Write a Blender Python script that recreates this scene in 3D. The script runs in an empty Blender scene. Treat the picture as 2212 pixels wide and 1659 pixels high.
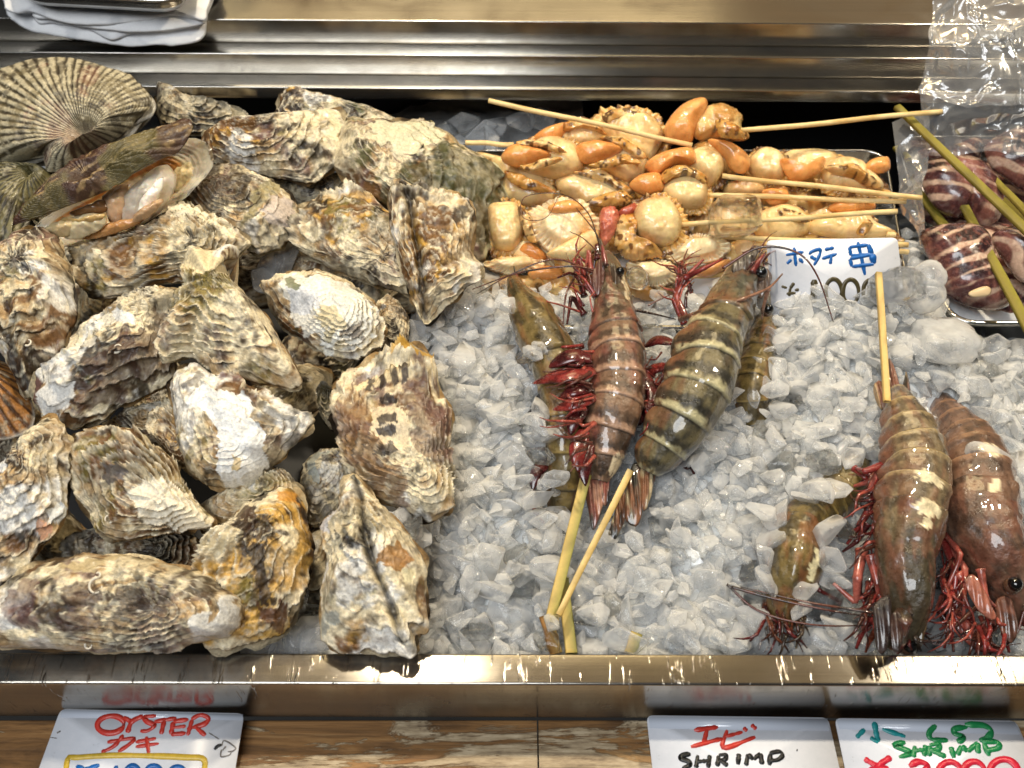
import bpy, math, random
import numpy as np
S = bpy.context.scene
COL = S.collection
# ------------------------------------------------------------------ camera
CW, CH, FX = 2212.0, 1659.0, 2371.0
PITCH = math.radians(50.0)
CAMP = np.array([0.0, -0.428, 0.51])
cam_d = bpy.data.cameras.new("camera")
cam = bpy.data.objects.new("camera", cam_d)
COL.objects.link(cam)
cam.location = CAMP
cam.rotation_euler = (math.radians(90) - PITCH, 0, 0)
cam_d.sensor_width = 36.0
cam_d.lens = 36.0 * FX / CW
cam_d.clip_start, cam_d.clip_end = 0.01, 50
cam_d.dof.use_dof = True
cam_d.dof.focus_distance = 0.62
cam_d.dof.aperture_fstop = 12.0
S.camera = cam
# ------------------------------------------------------------------ light
W = bpy.data.worlds.new("World")
S.world = W
W.use_nodes = True
bg = W.node_tree.nodes["Background"]
bg.inputs[0].default_value = (0.80, 0.84, 0.90, 1)
bg.inputs[1].default_value = 0.045


def lamp(name, typ, loc, target, power, color, size=0.1, size_y=None):
    l = bpy.data.lights.new(name, typ)
    l.energy = power
    l.color = color
    if typ == 'AREA':
        l.size = size
        if size_y:
            l.shape = 'RECTANGLE'
            l.size_y = size_y
    else:
        l.shadow_soft_size = size
    o = bpy.data.objects.new(name, l)
    COL.objects.link(o)
    o.location = loc
    d = np.array(target, float) - np.array(loc, float)
    from mathutils import Vector
    o.rotation_euler = Vector(d).to_track_quat('-Z', 'Y').to_euler()
    return o


lamp("stall_bulb_a", 'POINT', (-0.12, 0.24, 0.90), (0, 0, 0), 18, (1.0, 0.86, 0.64), 0.022)
lamp("stall_bulb_b", 'POINT', (0.60, 0.24, 0.90), (0, 0, 0), 18, (1.0, 0.86, 0.64), 0.022)
lamp("canopy_lamp", 'AREA', (-0.2, 1.7, 1.95), (0, 0.05, 0), 11, (1.0, 0.78, 0.42), 1.5, 0.5)
lamp("overhead_warm_fill", 'AREA', (0.35, 0.95, 2.1), (0.35, 0.95, 0), 3.6, (1.0, 0.66, 0.26), 2.5, 2.0)  # unseen warm overhead panel, added for gold reflections in the steel and soft fill
lamp("stall_interior", 'AREA', (0.35, 2.3, 1.45), (0.1, 0.2, 0.1), 2.2, (1.0, 0.60, 0.22), 2.2, 1.5)
lamp("street_daylight", 'AREA', (-0.6, -1.2, 2.0), (0, 0, 0), 30, (0.95, 0.98, 1.0), 1.4, 0.9)

S.view_settings.view_transform = 'Standard'
S.view_settings.look = 'None'
S.view_settings.gamma = 1.0
S.view_settings.use_curve_mapping = False
S.view_settings.exposure = 0.32
S.render.engine = 'CYCLES'
S.cycles.max_bounces = 10
S.cycles.transmission_bounces = 8
S.cycles.transparent_max_bounces = 24
S.cycles.glossy_bounces = 4
S.cycles.diffuse_bounces = 5
S.cycles.caustics_reflective = False
S.cycles.caustics_refractive = False
S.cycles.use_denoising = True

# ------------------------------------------------------------------ helpers
RIGHT = np.array([1.0, 0, 0])
FWD = np.array([0, math.cos(PITCH), -math.sin(PITCH)])
UP = np.array([0, math.sin(PITCH), math.cos(PITCH)])


def ray(p):
    p = np.atleast_2d(np.asarray(p, float))
    return FWD + ((p[:, 0:1] - CW / 2) / FX) * RIGHT - ((p[:, 1:2] - CH / 2) / FX) * UP


def at(px, py, z=0.0):
    d = ray((px, py))[0]
    return CAMP + d * ((z - CAMP[2]) / d[2])


def on_plane(pts, c, n):
    d = ray(pts)
    t = ((c - CAMP) @ n) / (d @ n)
    return CAMP + d * t[:, None]


def proj(P):
    q = np.atleast_2d(P) - CAMP
    w = q @ FWD
    return np.stack([CW / 2 + FX * (q @ RIGHT) / w, CH / 2 - FX * (q @ UP) / w], 1)


def nrm(v):
    v = np.asarray(v, float)
    return v / np.linalg.norm(v)


def c8(r, g, b):
    f = lambda u: (u / 255 / 12.92) if u <= 10 else ((u / 255 + 0.055) / 1.055) ** 2.4
    return np.array([f(r), f(g), f(b)])


def vnoise(P, seed=0):
    P = np.asarray(P, float)
    i = np.floor(P).astype(np.int64)
    f = P - i
    u = f * f * f * (f * (f * 6 - 15) + 10)
    r = 0
    for dx in (0, 1):
        wx = u[:, 0] if dx else 1 - u[:, 0]
        for dy in (0, 1):
            wy = u[:, 1] if dy else 1 - u[:, 1]
            for dz in (0, 1):
                wz = u[:, 2] if dz else 1 - u[:, 2]
                h = ((i[:, 0] + dx) * 374761393 + (i[:, 1] + dy) * 668265263 + (i[:, 2] + dz) * 1274126177 + seed * 362437) & 0x7fffffff
                h = ((h ^ (h >> 13)) * 1274126177) & 0x7fffffff
                h = (h ^ (h >> 16)) & 0xffff
                r = r + wx * wy * wz * (h / 65535.0)
    return r * 2 - 1


def fbm(P, seed=0, o=4, g=0.5):
    a, s, t = 1.0, 0, 0
    for k in range(o):
        s = s + a * vnoise(P * (2.03 ** k), seed + k * 17)
        t += a
        a *= g
    return s / t * 1.6


def sst(x, a, b):
    t = np.clip((x - a) / (b - a), 0, 1)
    return t * t * (3 - 2 * t)


def mix(a, b, t):
    return a * (1 - t[:, None]) + np.asarray(b) * t[:, None]


def inpoly(P, poly):
    poly = np.asarray(poly, float)
    x, y = P[:, 0], P[:, 1]
    ins = np.zeros(len(P), bool)
    j = len(poly) - 1
    for i in range(len(poly)):
        xi, yi = poly[i]
        xj, yj = poly[j]
        if yi != yj:
            ins ^= ((yi > y) != (yj > y)) & (x < (xj - xi) * (y - yi) / (yj - yi) + xi)
        j = i
    return ins


def mesh_np(name, v, f, mat, col=None, smooth=True, sharp=None):
    v = np.asarray(v, float)
    f = np.asarray(f)
    k = f.shape[1]
    me = bpy.data.meshes.new(name)
    me.vertices.add(len(v))
    me.vertices.foreach_set("co", v.astype(np.float32).ravel())
    me.loops.add(f.size)
    me.loops.foreach_set("vertex_index", f.astype(np.int32).ravel())
    me.polygons.add(len(f))
    me.polygons.foreach_set("loop_start", np.arange(0, f.size, k, dtype=np.int32))
    me.polygons.foreach_set("loop_total", np.full(len(f), k, dtype=np.int32))
    if smooth:
        me.polygons.foreach_set("use_smooth", np.ones(len(f), bool))
    if col is not None:
        at_ = me.color_attributes.new("Col", 'FLOAT_COLOR', 'POINT')
        c4 = np.ones((len(v), 4), np.float32)
        c4[:, :3] = np.clip(col, 0.002, 1)
        at_.data.foreach_set("color", c4.ravel())
    me.update(calc_edges=True)
    me.validate()
    if mat:
        me.materials.append(mat)
    return me


def thing(name, label, cat, loc, group=None):
    o = bpy.data.objects.new(name, None)
    o.empty_display_size = 0.01
    COL.objects.link(o)
    o.location = tuple(float(u) for u in loc)
    o["label"] = label
    o["category"] = cat
    if group:
        o["group"] = group
    return o


def root_of(o):
    while o.parent:
        o = o.parent
    return o


def part(name, v, f, mat, parent=None, col=None, smooth=True, label=None):
    v = np.asarray(v, float)
    if parent is not None:
        v = v - np.array(root_of(parent).location)
    o = bpy.data.objects.new(name, mesh_np(name, v, f, mat, col, smooth))
    COL.objects.link(o)
    if parent is not None:
        o.parent = parent
    if label:
        o["label"] = label
    return o


def solo(name, v, f, mat, label, cat, col=None, group=None, smooth=True, base=None):
    v = np.asarray(v, float)
    if base is None:
        base = v.mean(0)
        base[2] = v[:, 2].min()
    o = bpy.data.objects.new(name, mesh_np(name, v - base, f, mat, col, smooth))
    COL.objects.link(o)
    o.location = tuple(float(u) for u in base)
    o["label"] = label
    o["category"] = cat
    if group:
        o["group"] = group
    return o


def struct(o):
    o["kind"] = "structure"
    return o


def cat_mesh(ms):
    vs, fs, cs, n = [], [], [], 0
    for m in ms:
        vs.append(m[0])
        fs.append(np.asarray(m[1]) + n)
        if len(m) > 2 and m[2] is not None:
            cs.append(m[2])
        n += len(m[0])
    return np.concatenate(vs), np.concatenate(fs), (np.concatenate(cs) if cs else None)


def crom(pts, N, closed=True):
    p = np.asarray(pts, float)
    n = len(p)
    if closed:
        q = np.concatenate([p[-1:], p, p[:2]])
        segs = n
    else:
        q = np.concatenate([2 * p[:1] - p[1:2], p, 2 * p[-1:] - p[-2:-1]])
        segs = n - 1
    t = np.linspace(0, 1, 24, endpoint=False)[:, None]
    out = []
    for i in range(segs):
        a, b, c, d = q[i], q[i + 1], q[i + 2], q[i + 3]
        out.append(0.5 * ((2 * b) + (-a + c) * t + (2 * a - 5 * b + 4 * c - d) * t * t + (-a + 3 * b - 3 * c + d) * t ** 3))
    out = np.concatenate(out)
    out = np.concatenate([out, out[:1] if closed else p[-1:]])
    L = np.concatenate([[0], np.cumsum(np.linalg.norm(np.diff(out, axis=0), axis=1))])
    s = np.linspace(0, L[-1], N + 1)[:-1] if closed else np.linspace(0, L[-1], N)
    return np.stack([np.interp(s, L, out[:, k]) for k in range(p.shape[1])], 1)


def grid_faces(nr, na, wrap=True, off=0, flip=False):
    i, j = np.meshgrid(np.arange(nr - 1), np.arange(na if wrap else na - 1), indexing='ij')
    i, j = i.ravel(), j.ravel()
    j2 = (j + 1) % na
    f = np.stack([i * na + j, (i + 1) * na + j, (i + 1) * na + j2, i * na + j2], 1) + off
    return f[:, ::-1] if flip else f


def tube(path, rad, na=8, squash=1.0, up=(0, 0, 1)):
    """closed tube along path; rad scalar or per point"""
    p = np.asarray(path, float)
    n = len(p)
    rad = np.broadcast_to(np.asarray(rad, float), (n,))
    t = np.gradient(p, axis=0)
    t /= np.linalg.norm(t, axis=1)[:, None] + 1e-12
    u = np.broadcast_to(np.asarray(up, float), p.shape)
    s = np.cross(t, u)
    s /= np.linalg.norm(s, axis=1)[:, None] + 1e-9
    u = np.cross(s, t)
    a = np.linspace(0, 2 * math.pi, na, endpoint=False)
    v = p[:, None, :] + rad[:, None, None] * (np.cos(a)[None, :, None] * s[:, None, :] + squash * np.sin(a)[None, :, None] * u[:, None, :])
    v = v.reshape(-1, 3)
    f = grid_faces(n, na, True)
    k = len(v)
    v = np.concatenate([v, p[:1], p[-1:]])
    j = np.arange(na)
    c0 = np.stack([np.full(na, k), j, (j + 1) % na, (j + 1) % na], 1)
    c1 = np.stack([np.full(na, k + 1), (n - 1) * na + (j + 1) % na, (n - 1) * na + j, (n - 1) * na + j], 1)
    # end caps as degenerate-free tris stored as quads would break; use separate fan quads
    q0 = np.stack([np.full(na // 2, k), np.arange(0, na, 2), (np.arange(0, na, 2) + 1) % na, (np.arange(0, na, 2) + 2) % na], 1)
    q1 = np.stack([np.full(na // 2, k + 1), (n - 1) * na + (np.arange(0, na, 2) + 2) % na, (n - 1) * na + (np.arange(0, na, 2) + 1) % na, (n - 1) * na + np.arange(0, na, 2)], 1)
    return v, np.concatenate([f[:, ::-1], q0[:, ::-1], q1[:, ::-1]])


def box_stick(p0, p1, w0, w1, h0, h1, up=(0, 0, 1), seg=10, wob=0.0, seed=0):
    p0, p1 = np.asarray(p0, float), np.asarray(p1, float)
    t = nrm(p1 - p0)
    s = nrm(np.cross(t, up))
    u = np.cross(s, t)
    k = np.linspace(0, 1, seg)
    prof = np.array([(-1, -.8), (-.8, -1), (.8, -1), (1, -.8), (1, .8), (.8, 1), (-.8, 1), (-1, .8)])
    c = p0 + (p1 - p0) * k[:, None]
    if wob:
        c = c + (vnoise(np.stack([k * 3, k * 0 + seed, k * 0], 1), seed) * wob)[:, None] * s
    w = (w0 + (w1 - w0) * k) / 2
    h = (h0 + (h1 - h0) * k) / 2
    v = c[:, None] + prof[None, :, 0:1] * w[:, None, None] * s + prof[None, :, 1:2] * h[:, None, None] * u
    v = v.reshape(-1, 3)
    f = grid_faces(seg, 8, True)[:, ::-1]
    n = len(v)
    e = (seg - 1) * 8
    caps = np.array([[0, 1, 2, 3], [0, 3, 4, 7], [4, 5, 6, 7]])
    return v, np.concatenate([f, caps, caps[:, ::-1] + e])


def rounded_extrude(prof, x0, x1, r=0.0012, ns=4, nx=2, yaw=0.0, closed=True):
    """prof: list of (y,z); extruded along x, corners rounded"""
    p = np.asarray(prof, float)
    n = len(p)
    out = []
    for i in range(n):
        a, b, c = p[i - 1], p[i], p[(i + 1) % n]
        la, lc = np.linalg.norm(a - b), np.linalg.norm(c - b)
        rr = min(r, la * .4, lc * .4)
        s, e = b + (a - b) / la * rr, b + (c - b) / lc * rr
        for k in range(ns):
            t = k / (ns - 1)
            out.append((1 - t) ** 2 * s + 2 * t * (1 - t) * b + t * t * e)
    out = np.array(out)
    m = len(out)
    xs = np.linspace(x0, x1, nx)
    v = np.zeros((nx, m, 3))
    v[:, :, 0] = xs[:, None]
    v[:, :, 1] = out[None, :, 0] + np.tan(yaw) * xs[:, None]
    v[:, :, 2] = out[None, :, 1]
    f = grid_faces(nx, m, True)
    return v.reshape(-1, 3), f


# ------------------------------------------------------------------ materials
def new_mat(name):
    m = bpy.data.materials.new(name)
    m.use_nodes = True
    nt = m.node_tree
    b = nt.nodes["Principled BSDF"]
    return m, nt, b


def N(nt, t, **kw):
    n = nt.nodes.new(t)
    for k, v in kw.items():
        setattr(n, k, v)
    return n


def noise_node(nt, scale, detail=4, rough=.55, coord=None, dist=0.0):
    n = N(nt, 'ShaderNodeTexNoise')
    n.inputs['Scale'].default_value = scale
    n.inputs['Detail'].default_value = detail
    n.inputs['Roughness'].default_value = rough
    n.inputs['Distortion'].default_value = dist
    if coord is not None:
        nt.links.new(coord, n.inputs['Vector'])
    return n


def obj_coord(nt, scale=(1, 1, 1)):
    tc = N(nt, 'ShaderNodeTexCoord')
    mp = N(nt, 'ShaderNodeMapping')
    mp.inputs['Scale'].default_value = scale
    nt.links.new(tc.outputs['Object'], mp.inputs['Vector'])
    return mp.outputs['Vector']


def ramp(nt, fac, stops, interp='LINEAR'):
    r = N(nt, 'ShaderNodeValToRGB')
    r.color_ramp.interpolation = interp
    e = r.color_ramp.elements
    while len(e) < len(stops):
        e.new(0.5)
    for k, (p, c) in enumerate(stops):
        e[k].position = p
        e[k].color = (*c, 1) if len(c) == 3 else c
    nt.links.new(fac, r.inputs['Fac'])
    return r


def bump(nt, b, height, strength=.3, dist=.001, prev=None):
    n = N(nt, 'ShaderNodeBump')
    n.inputs['Strength'].default_value = strength
    n.inputs['Distance'].default_value = dist
    nt.links.new(height, n.inputs['Height'])
    if prev is not None:
        nt.links.new(prev, n.inputs['Normal'])
    nt.links.new(n.outputs['Normal'], b.inputs['Normal'])
    return n.outputs['Normal']


def vcol_mat(name, rough=.45, spec=.5, coat=0.0, sss=0.0, bscale=900, bstr=.3, bdist=.0006, tint=0.25, tscale=700, coat_rough=.08, sss_r=(.004, .002, .001), rvar=.15):
    m, nt, b = new_mat(name)
    at_ = N(nt, 'ShaderNodeAttribute', attribute_name="Col")
    co = obj_coord(nt)
    n1 = noise_node(nt, tscale, 5, .6, co)
    rr = ramp(nt, n1.outputs['Fac'], [(.28, (1 - tint,) * 3), (.72, (1 + tint * .6,) * 3)])
    mx = N(nt, 'ShaderNodeMix', data_type='RGBA', blend_type='MULTIPLY')
    mx.inputs[0].default_value = 1
    nt.links.new(at_.outputs['Color'], mx.inputs[6])
    nt.links.new(rr.outputs['Color'], mx.inputs[7])
    nt.links.new(mx.outputs[2], b.inputs['Base Color'])
    n2 = noise_node(nt, bscale, 5, .6, co)
    bump(nt, b, n2.outputs['Fac'], bstr, bdist)
    r2 = ramp(nt, n1.outputs['Fac'], [(.3, (max(.03, rough - rvar),) * 3), (.7, (min(1, rough + rvar),) * 3)])
    nt.links.new(r2.outputs['Color'], b.inputs['Roughness'])
    b.inputs['Specular IOR Level'].default_value = spec
    b.inputs['Coat Weight'].default_value = coat
    b.inputs['Coat Roughness'].default_value = coat_rough
    if sss:
        b.inputs['Subsurface Weight'].default_value = sss
        b.inputs['Subsurface Radius'].default_value = sss_r
        b.inputs['Subsurface Scale'].default_value = 1.0
    return m


M = {}
M['shell'] = vcol_mat('oyster_shell', .46, .5, .15, 0, 700, .6, .0009, .36, 620, .15)
M['meat'] = vcol_mat('scallop_meat', .32, .5, .45, .30, 300, .30, .0009, .12, 200, .10, sss_r=(.004, .0022, .001))
M['prawn'] = vcol_mat('prawn_shell', .36, .5, 1.0, .0, 180, .75, .0016, .36, 300, .05)
M['squid'] = vcol_mat('squid_skin', .24, .6, .6, .05, 350, .25, .0008, .2, 400, .08)
M['leg'] = vcol_mat('prawn_leg', .25, .55, .5, .1, 700, .2, .0005, .25, 600, .08)
M['bamboo'] = vcol_mat('bamboo', .55, .35, 0, 0, 500, .2, .0003, .12, 500)
M['towel'] = vcol_mat('towel_cloth', .95, .1, 0, 0, 2600, .6, .0008, .08, 1500)


def steel(name, base, rough, streak=(3, 400, 400), scratch=0.0, bst=.05, aniso=0.0):
    m, nt, b = new_mat(name)
    co = obj_coord(nt, streak)
    n1 = noise_node(nt, 1.0, 6, .7, co)
    co2 = obj_coord(nt, (1, 1, 1))
    n2 = noise_node(nt, 18, 4, .6, co2, .5)
    rr = ramp(nt, n1.outputs['Fac'], [(.3, tuple(x * .82 for x in base)), (.7, base)])
    st = ramp(nt, n2.outputs['Fac'], [(.35, (.72, .70, .67)), (.62, (1, 1, 1))])
    mx = N(nt, 'ShaderNodeMix', data_type='RGBA', blend_type='MULTIPLY')
    mx.inputs[0].default_value = .7
    nt.links.new(rr.outputs['Color'], mx.inputs[6])
    nt.links.new(st.outputs['Color'], mx.inputs[7])
    nt.links.new(mx.outputs[2], b.inputs['Base Color'])
    b.inputs['Metallic'].default_value = 1
    r2 = ramp(nt, n2.outputs['Fac'], [(.3, (rough * 1.45,) * 3), (.7, (rough * .8,) * 3)])
    nt.links.new(r2.outputs['Color'], b.inputs['Roughness'])
    nb = bump(nt, b, n1.outputs['Fac'], bst, .0004)
    tg = N(nt, 'ShaderNodeTangent', direction_type='RADIAL', axis='X')
    nt.links.new(tg.outputs[0], b.inputs['Tangent'])
    b.inputs['Anisotropic'].default_value = aniso
    if scratch:
        prev = nb
        for k, (sc, an) in enumerate((((260, 40, 60), .35), ((300, 34, 60), -.55), ((420, 30, 60), .05))):
            tc = N(nt, 'ShaderNodeTexCoord')
            mp = N(nt, 'ShaderNodeMapping')
            mp.inputs['Rotation'].default_value = (0, 0, an)
            mp.inputs['Scale'].default_value = sc
            mp.inputs['Location'].default_value = (k * 3.1, k, 0)
            nt.links.new(tc.outputs['Object'], mp.inputs['Vector'])
            nn = noise_node(nt, 1.0, 2, .5, mp.outputs['Vector'], .2)
            ma = ramp(nt, nn.outputs['Fac'], [(.66, (0, 0, 0)), (.70, (1, 1, 1))])
            prev = bump(nt, b, ma.outputs['Color'], scratch, .0006, prev)
    return m


M['rail'] = steel('scratched_steel', (.45, .42, .37), .20, scratch=.32, aniso=.8)
M['steel'] = steel('brushed_steel', (.56, .54, .50), .17, aniso=.75)
M['tray'] = steel('tray_steel', (.66, .66, .65), .16, (30, 30, 30))
M['dark'] = new_mat('dark_liner')[0]
M['dark'].node_tree.nodes["Principled BSDF"].inputs['Base Color'].default_value = (.012, .012, .013, 1)
M['dark'].node_tree.nodes["Principled BSDF"].inputs['Roughness'].default_value = .5


def wood():
    m, nt, b = new_mat('weathered_wood')
    co = obj_coord(nt, (7, 60, 60))
    n1 = noise_node(nt, 1.0, 8, .68, co, 1.2)
    base = ramp(nt, n1.outputs['Fac'], [(.26, c8(52, 32, 18)), (.42, c8(104, 74, 42)), (.54, c8(146, 106, 62)), (.66, c8(178, 140, 92)), (.82, c8(112, 80, 46))])
    co2 = obj_coord(nt, (9, 46, 46))
    n2 = noise_node(nt, 1.0, 9, .72, co2, .8)
    worn = ramp(nt, n2.outputs['Fac'], [(.515, (0, 0, 0)), (.545, (1, 1, 1))])
    co3 = obj_coord(nt, (60, 300, 300))
    n3 = noise_node(nt, 1.0, 6, .7, co3)
    pale = ramp(nt, n3.outputs['Fac'], [(.3, c8(104, 86, 66)), (.5, c8(172, 152, 122)), (.7, c8(205, 188, 158))])
    mx = N(nt, 'ShaderNodeMix', data_type='RGBA')
    nt.links.new(worn.outputs['Color'], mx.inputs[0])
    nt.links.new(base.outputs['Color'], mx.inputs[6])
    nt.links.new(pale.outputs['Color'], mx.inputs[7])
    nt.links.new(mx.outputs[2], b.inputs['Base Color'])
    b.inputs['Roughness'].default_value = .6
    co4 = obj_coord(nt, (14, 420, 420))
    n4 = noise_node(nt, 1.0, 5, .65, co4, .4)
    fib = ramp(nt, n4.outputs['Fac'], [(.30, (.38, .34, .30)), (.46, (1, 1, 1))])
    m4 = N(nt, 'ShaderNodeMix', data_type='RGBA', blend_type='MULTIPLY')
    m4.inputs[0].default_value = .85
    nt.links.new(mx.outputs[2], m4.inputs[6])
    nt.links.new(fib.outputs['Color'], m4.inputs[7])
    nt.links.new(m4.outputs[2], b.inputs['Base Color'])
    nb = bump(nt, b, n1.outputs['Fac'], .4, .001)
    nb = bump(nt, b, n4.outputs['Fac'], .5, .0008, nb)
    bump(nt, b, worn.outputs['Color'], .6, .001, nb)
    return m


M['wood'] = wood()


def ice_mat(name, clear, rough, base=(.90, .92, .93), bs=170, bst=.35, trans=.35):
    """cloudy wet ice: part of the light passes straight through, part scatters inside, glossy wet skin"""
    m, nt, b = new_mat(name)
    out = nt.nodes['Material Output']
    co = obj_coord(nt)
    n1 = noise_node(nt, bs, 4, .6, co)
    n2 = noise_node(nt, 90, 3, .55, co)
    b.inputs['Base Color'].default_value = (*base, 1)
    b.inputs['IOR'].default_value = 1.31
    b.inputs['Roughness'].default_value = rough
    b.inputs['Transmission Weight'].default_value = trans
    b.inputs['Coat Weight'].default_value = .8
    b.inputs['Coat Roughness'].default_value = .06
    b.inputs['Coat IOR'].default_value = 1.4
    bump(nt, b, n1.outputs['Fac'], bst, .0016)
    tr = N(nt, 'ShaderNodeBsdfTransparent')
    tr.inputs[0].default_value = (.97, .98, .985, 1)
    lw = N(nt, 'ShaderNodeLayerWeight')
    lw.inputs[0].default_value = .40
    k = ramp(nt, n2.outputs['Fac'], [(.35, (clear * .55,) * 3), (.65, (min(.95, clear * 1.3),) * 3)])
    mul = N(nt, 'ShaderNodeMath', operation='MULTIPLY')
    inv = N(nt, 'ShaderNodeMath', operation='SUBTRACT')
    inv.inputs[0].default_value = 1.0
    nt.links.new(lw.outputs['Facing'], inv.inputs[1])
    nt.links.new(inv.outputs[0], mul.inputs[0])
    nt.links.new(k.outputs['Color'], mul.inputs[1])
    mx = N(nt, 'ShaderNodeMixShader')
    nt.links.new(mul.outputs[0], mx.inputs[0])
    nt.links.new(b.outputs[0], mx.inputs[1])
    nt.links.new(tr.outputs[0], mx.inputs[2])
    nt.links.new(mx.outputs[0], out.inputs['Surface'])
    return m


M['ice'] = ice_mat('ice', 1.0, .06, (.975, .975, .97), bs=220, bst=.36, trans=.36)
M['ice_clear'] = ice_mat('clear_ice', .75, .03, (.97, .98, .98), bs=110, bst=.25, trans=1.0)
M['ice_bed'] = ice_mat('ice_bed', .0, .4, (.92, .93, .93), trans=.0)


def plain(name, col, rough=.5, spec=.5, coat=0, alpha=None):
    m, nt, b = new_mat(name)
    b.inputs['Base Color'].default_value = (*col, 1)
    b.inputs['Roughness'].default_value = rough
    b.inputs['Specular IOR Level'].default_value = spec
    b.inputs['Coat Weight'].default_value = coat
    return m


def ink(name, col):
    m, nt, b = new_mat(name)
    co = obj_coord(nt)
    n1 = noise_node(nt, 420, 4, .6, co)
    r = ramp(nt, n1.outputs['Fac'], [(.3, tuple(np.array(col) * .75)), (.62, col), (.85, tuple(np.minimum(1, np.array(col) * 1.1 + .10)))])
    nt.links.new(r.outputs['Color'], b.inputs['Base Color'])
    b.inputs['Roughness'].default_value = .35
    return m


def card_mat():
    m, nt, b = new_mat('laminated_card')
    co = obj_coord(nt)
    n1 = noise_node(nt, 220, 6, .7, co)
    r = ramp(nt, n1.outputs['Fac'], [(.26, (.50, .51, .54)), (.35, (.72, .75, .82)), (.7, (.78, .80, .87))])
    nt.links.new(r.outputs['Color'], b.inputs['Base Color'])
    b.inputs['Roughness'].default_value = .3
    return m


M['card'] = card_mat()
M['eye'] = plain('eye_black', (.004, .004, .004), .08, .6, .5)


def film():
    m, nt, b = new_mat('plastic_film')
    out = nt.nodes['Material Output']
    tr = N(nt, 'ShaderNodeBsdfTransparent')
    tr.inputs[0].default_value = (.90, .91, .92, 1)
    gl = N(nt, 'ShaderNodeBsdfGlossy')
    gl.inputs['Color'].default_value = (.95, .95, .95, 1)
    gl.inputs['Roughness'].default_value = .14
    df = N(nt, 'ShaderNodeBsdfDiffuse')
    df.inputs[0].default_value = (.75, .76, .78, 1)
    m1 = N(nt, 'ShaderNodeMixShader')
    m2 = N(nt, 'ShaderNodeMixShader')
    lw = N(nt, 'ShaderNodeLayerWeight')
    lw.inputs[0].default_value = .35
    mr = N(nt, 'ShaderNodeMapRange')
    mr.inputs[3].default_value = .07
    mr.inputs[4].default_value = .75
    nt.links.new(lw.outputs['Fresnel'], mr.inputs[0])
    nt.links.new(mr.outputs[0], m1.inputs[0])
    nt.links.new(tr.outputs[0], m1.inputs[1])
    nt.links.new(gl.outputs[0], m1.inputs[2])
    m2.inputs[0].default_value = .17
    nt.links.new(m1.outputs[0], m2.inputs[1])
    nt.links.new(df.outputs[0], m2.inputs[2])
    nt.links.new(m2.outputs[0], out.inputs['Surface'])
    nt.nodes.remove(b)
    return m


M['film'] = film()

# ================================================================== display case
def y_at(py, z):
    return at(CW / 2, py, z)[1]


def z_at(py, y):
    d = ray((CW / 2, py))[0]
    return CAMP[2] + d[2] * (y - CAMP[1]) / d[1]


ZR = 0.015
yi, yo = y_at(1411, ZR), y_at(1479, ZR)
zf = z_at(1551, yo)
case = thing('display_case', 'stainless steel chilled display case with stepped rails holding ice and seafood', 'display case', (0, 0, zf - .12))
v, f = rounded_extrude([(yi, ZR), (yo, ZR), (yo, zf), (yo + .003, zf), (yo + .003, ZR - .003), (yi - .002, ZR - .003), (yi - .002, zf - .10), (yi, zf - .10)], -1.1, 1.1, .0016, 5, 2, -.0025)
part('front_rail', v, f, M['rail'], case, label='scratched warm-lit steel front rail')

ZL = .036
y0 = y_at(214, ZL)
P = [(y0, ZL)]
y, z = y0, z_at(192, y0)
P.append((y, z))
y = y_at(184, z)
P.append((y, z))
z -= .0025
P.append((y, z))
y = y_at(164, z)
P.append((y, z))
P1 = P + [(y, ZL - .004), (y0 + .004, ZL - .004), (y0 + .004, ZL)]
YAWB = -.0125
v, f = rounded_extrude(P1, -1.1, 1.1, .0010, 5, 2, YAWB)
part('door_track', v, f, M['steel'], case)
ya = y + .0006
za = z
z2 = z_at(120, ya)
y2 = y_at(96, z2)
v, f = rounded_extrude([(ya, za - .01), (ya, z2), (y2, z2), (y2, za - .01)], -1.1, 1.1, .0012, 5, 2, YAWB)
part('track_step', v, f, M['steel'], case)
yb = y2 + .0006
z3 = z_at(46, yb)
v, f = rounded_extrude([(yb, z2 - .01), (yb, z3), (yb + .5, z3), (yb + .5, z2 - .01)], -1.1, 1.1, .0012, 5, 2, YAWB)
part('top_deck', v, f, M['steel'], case)
Z_STEP, Z_DECK, Y_STEP, Y_DECK = z2, z3, ya, yb
# inner liner (back and floor)
v, f = rounded_extrude([(yi + .001, -.14), (y0 + .12, -.14), (y0 + .12, ZL - .006), (y0 + .122, ZL - .006), (y0 + .122, -.142), (yi + .001, -.142)], -1.1, 1.1, .0005, 3, 2, 0)
part('liner', v, f, M['dark'], case)

# ================================================================== counter
root = bpy.data.objects.new('counter', None)
COL.objects.link(root)
root.location = (0, yo - .1, zf - .03)
root['kind'] = 'structure'
xs = at(1162, 1600, zf)[0]
for k, (xa, xb) in enumerate(((-1.1, xs - .0004), (xs + .0004, 1.1))):
    bv, bf = rounded_extrude([(yo - .0005, zf - .001), (yo - .30, zf - .001), (yo - .30, zf - .03), (yo - .0005, zf - .03)], xa, xb, .0012, 4, 2, 0)
    nb = len(bv) // 2
    part('plank', bv, bf, M['wood'], root)

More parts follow.
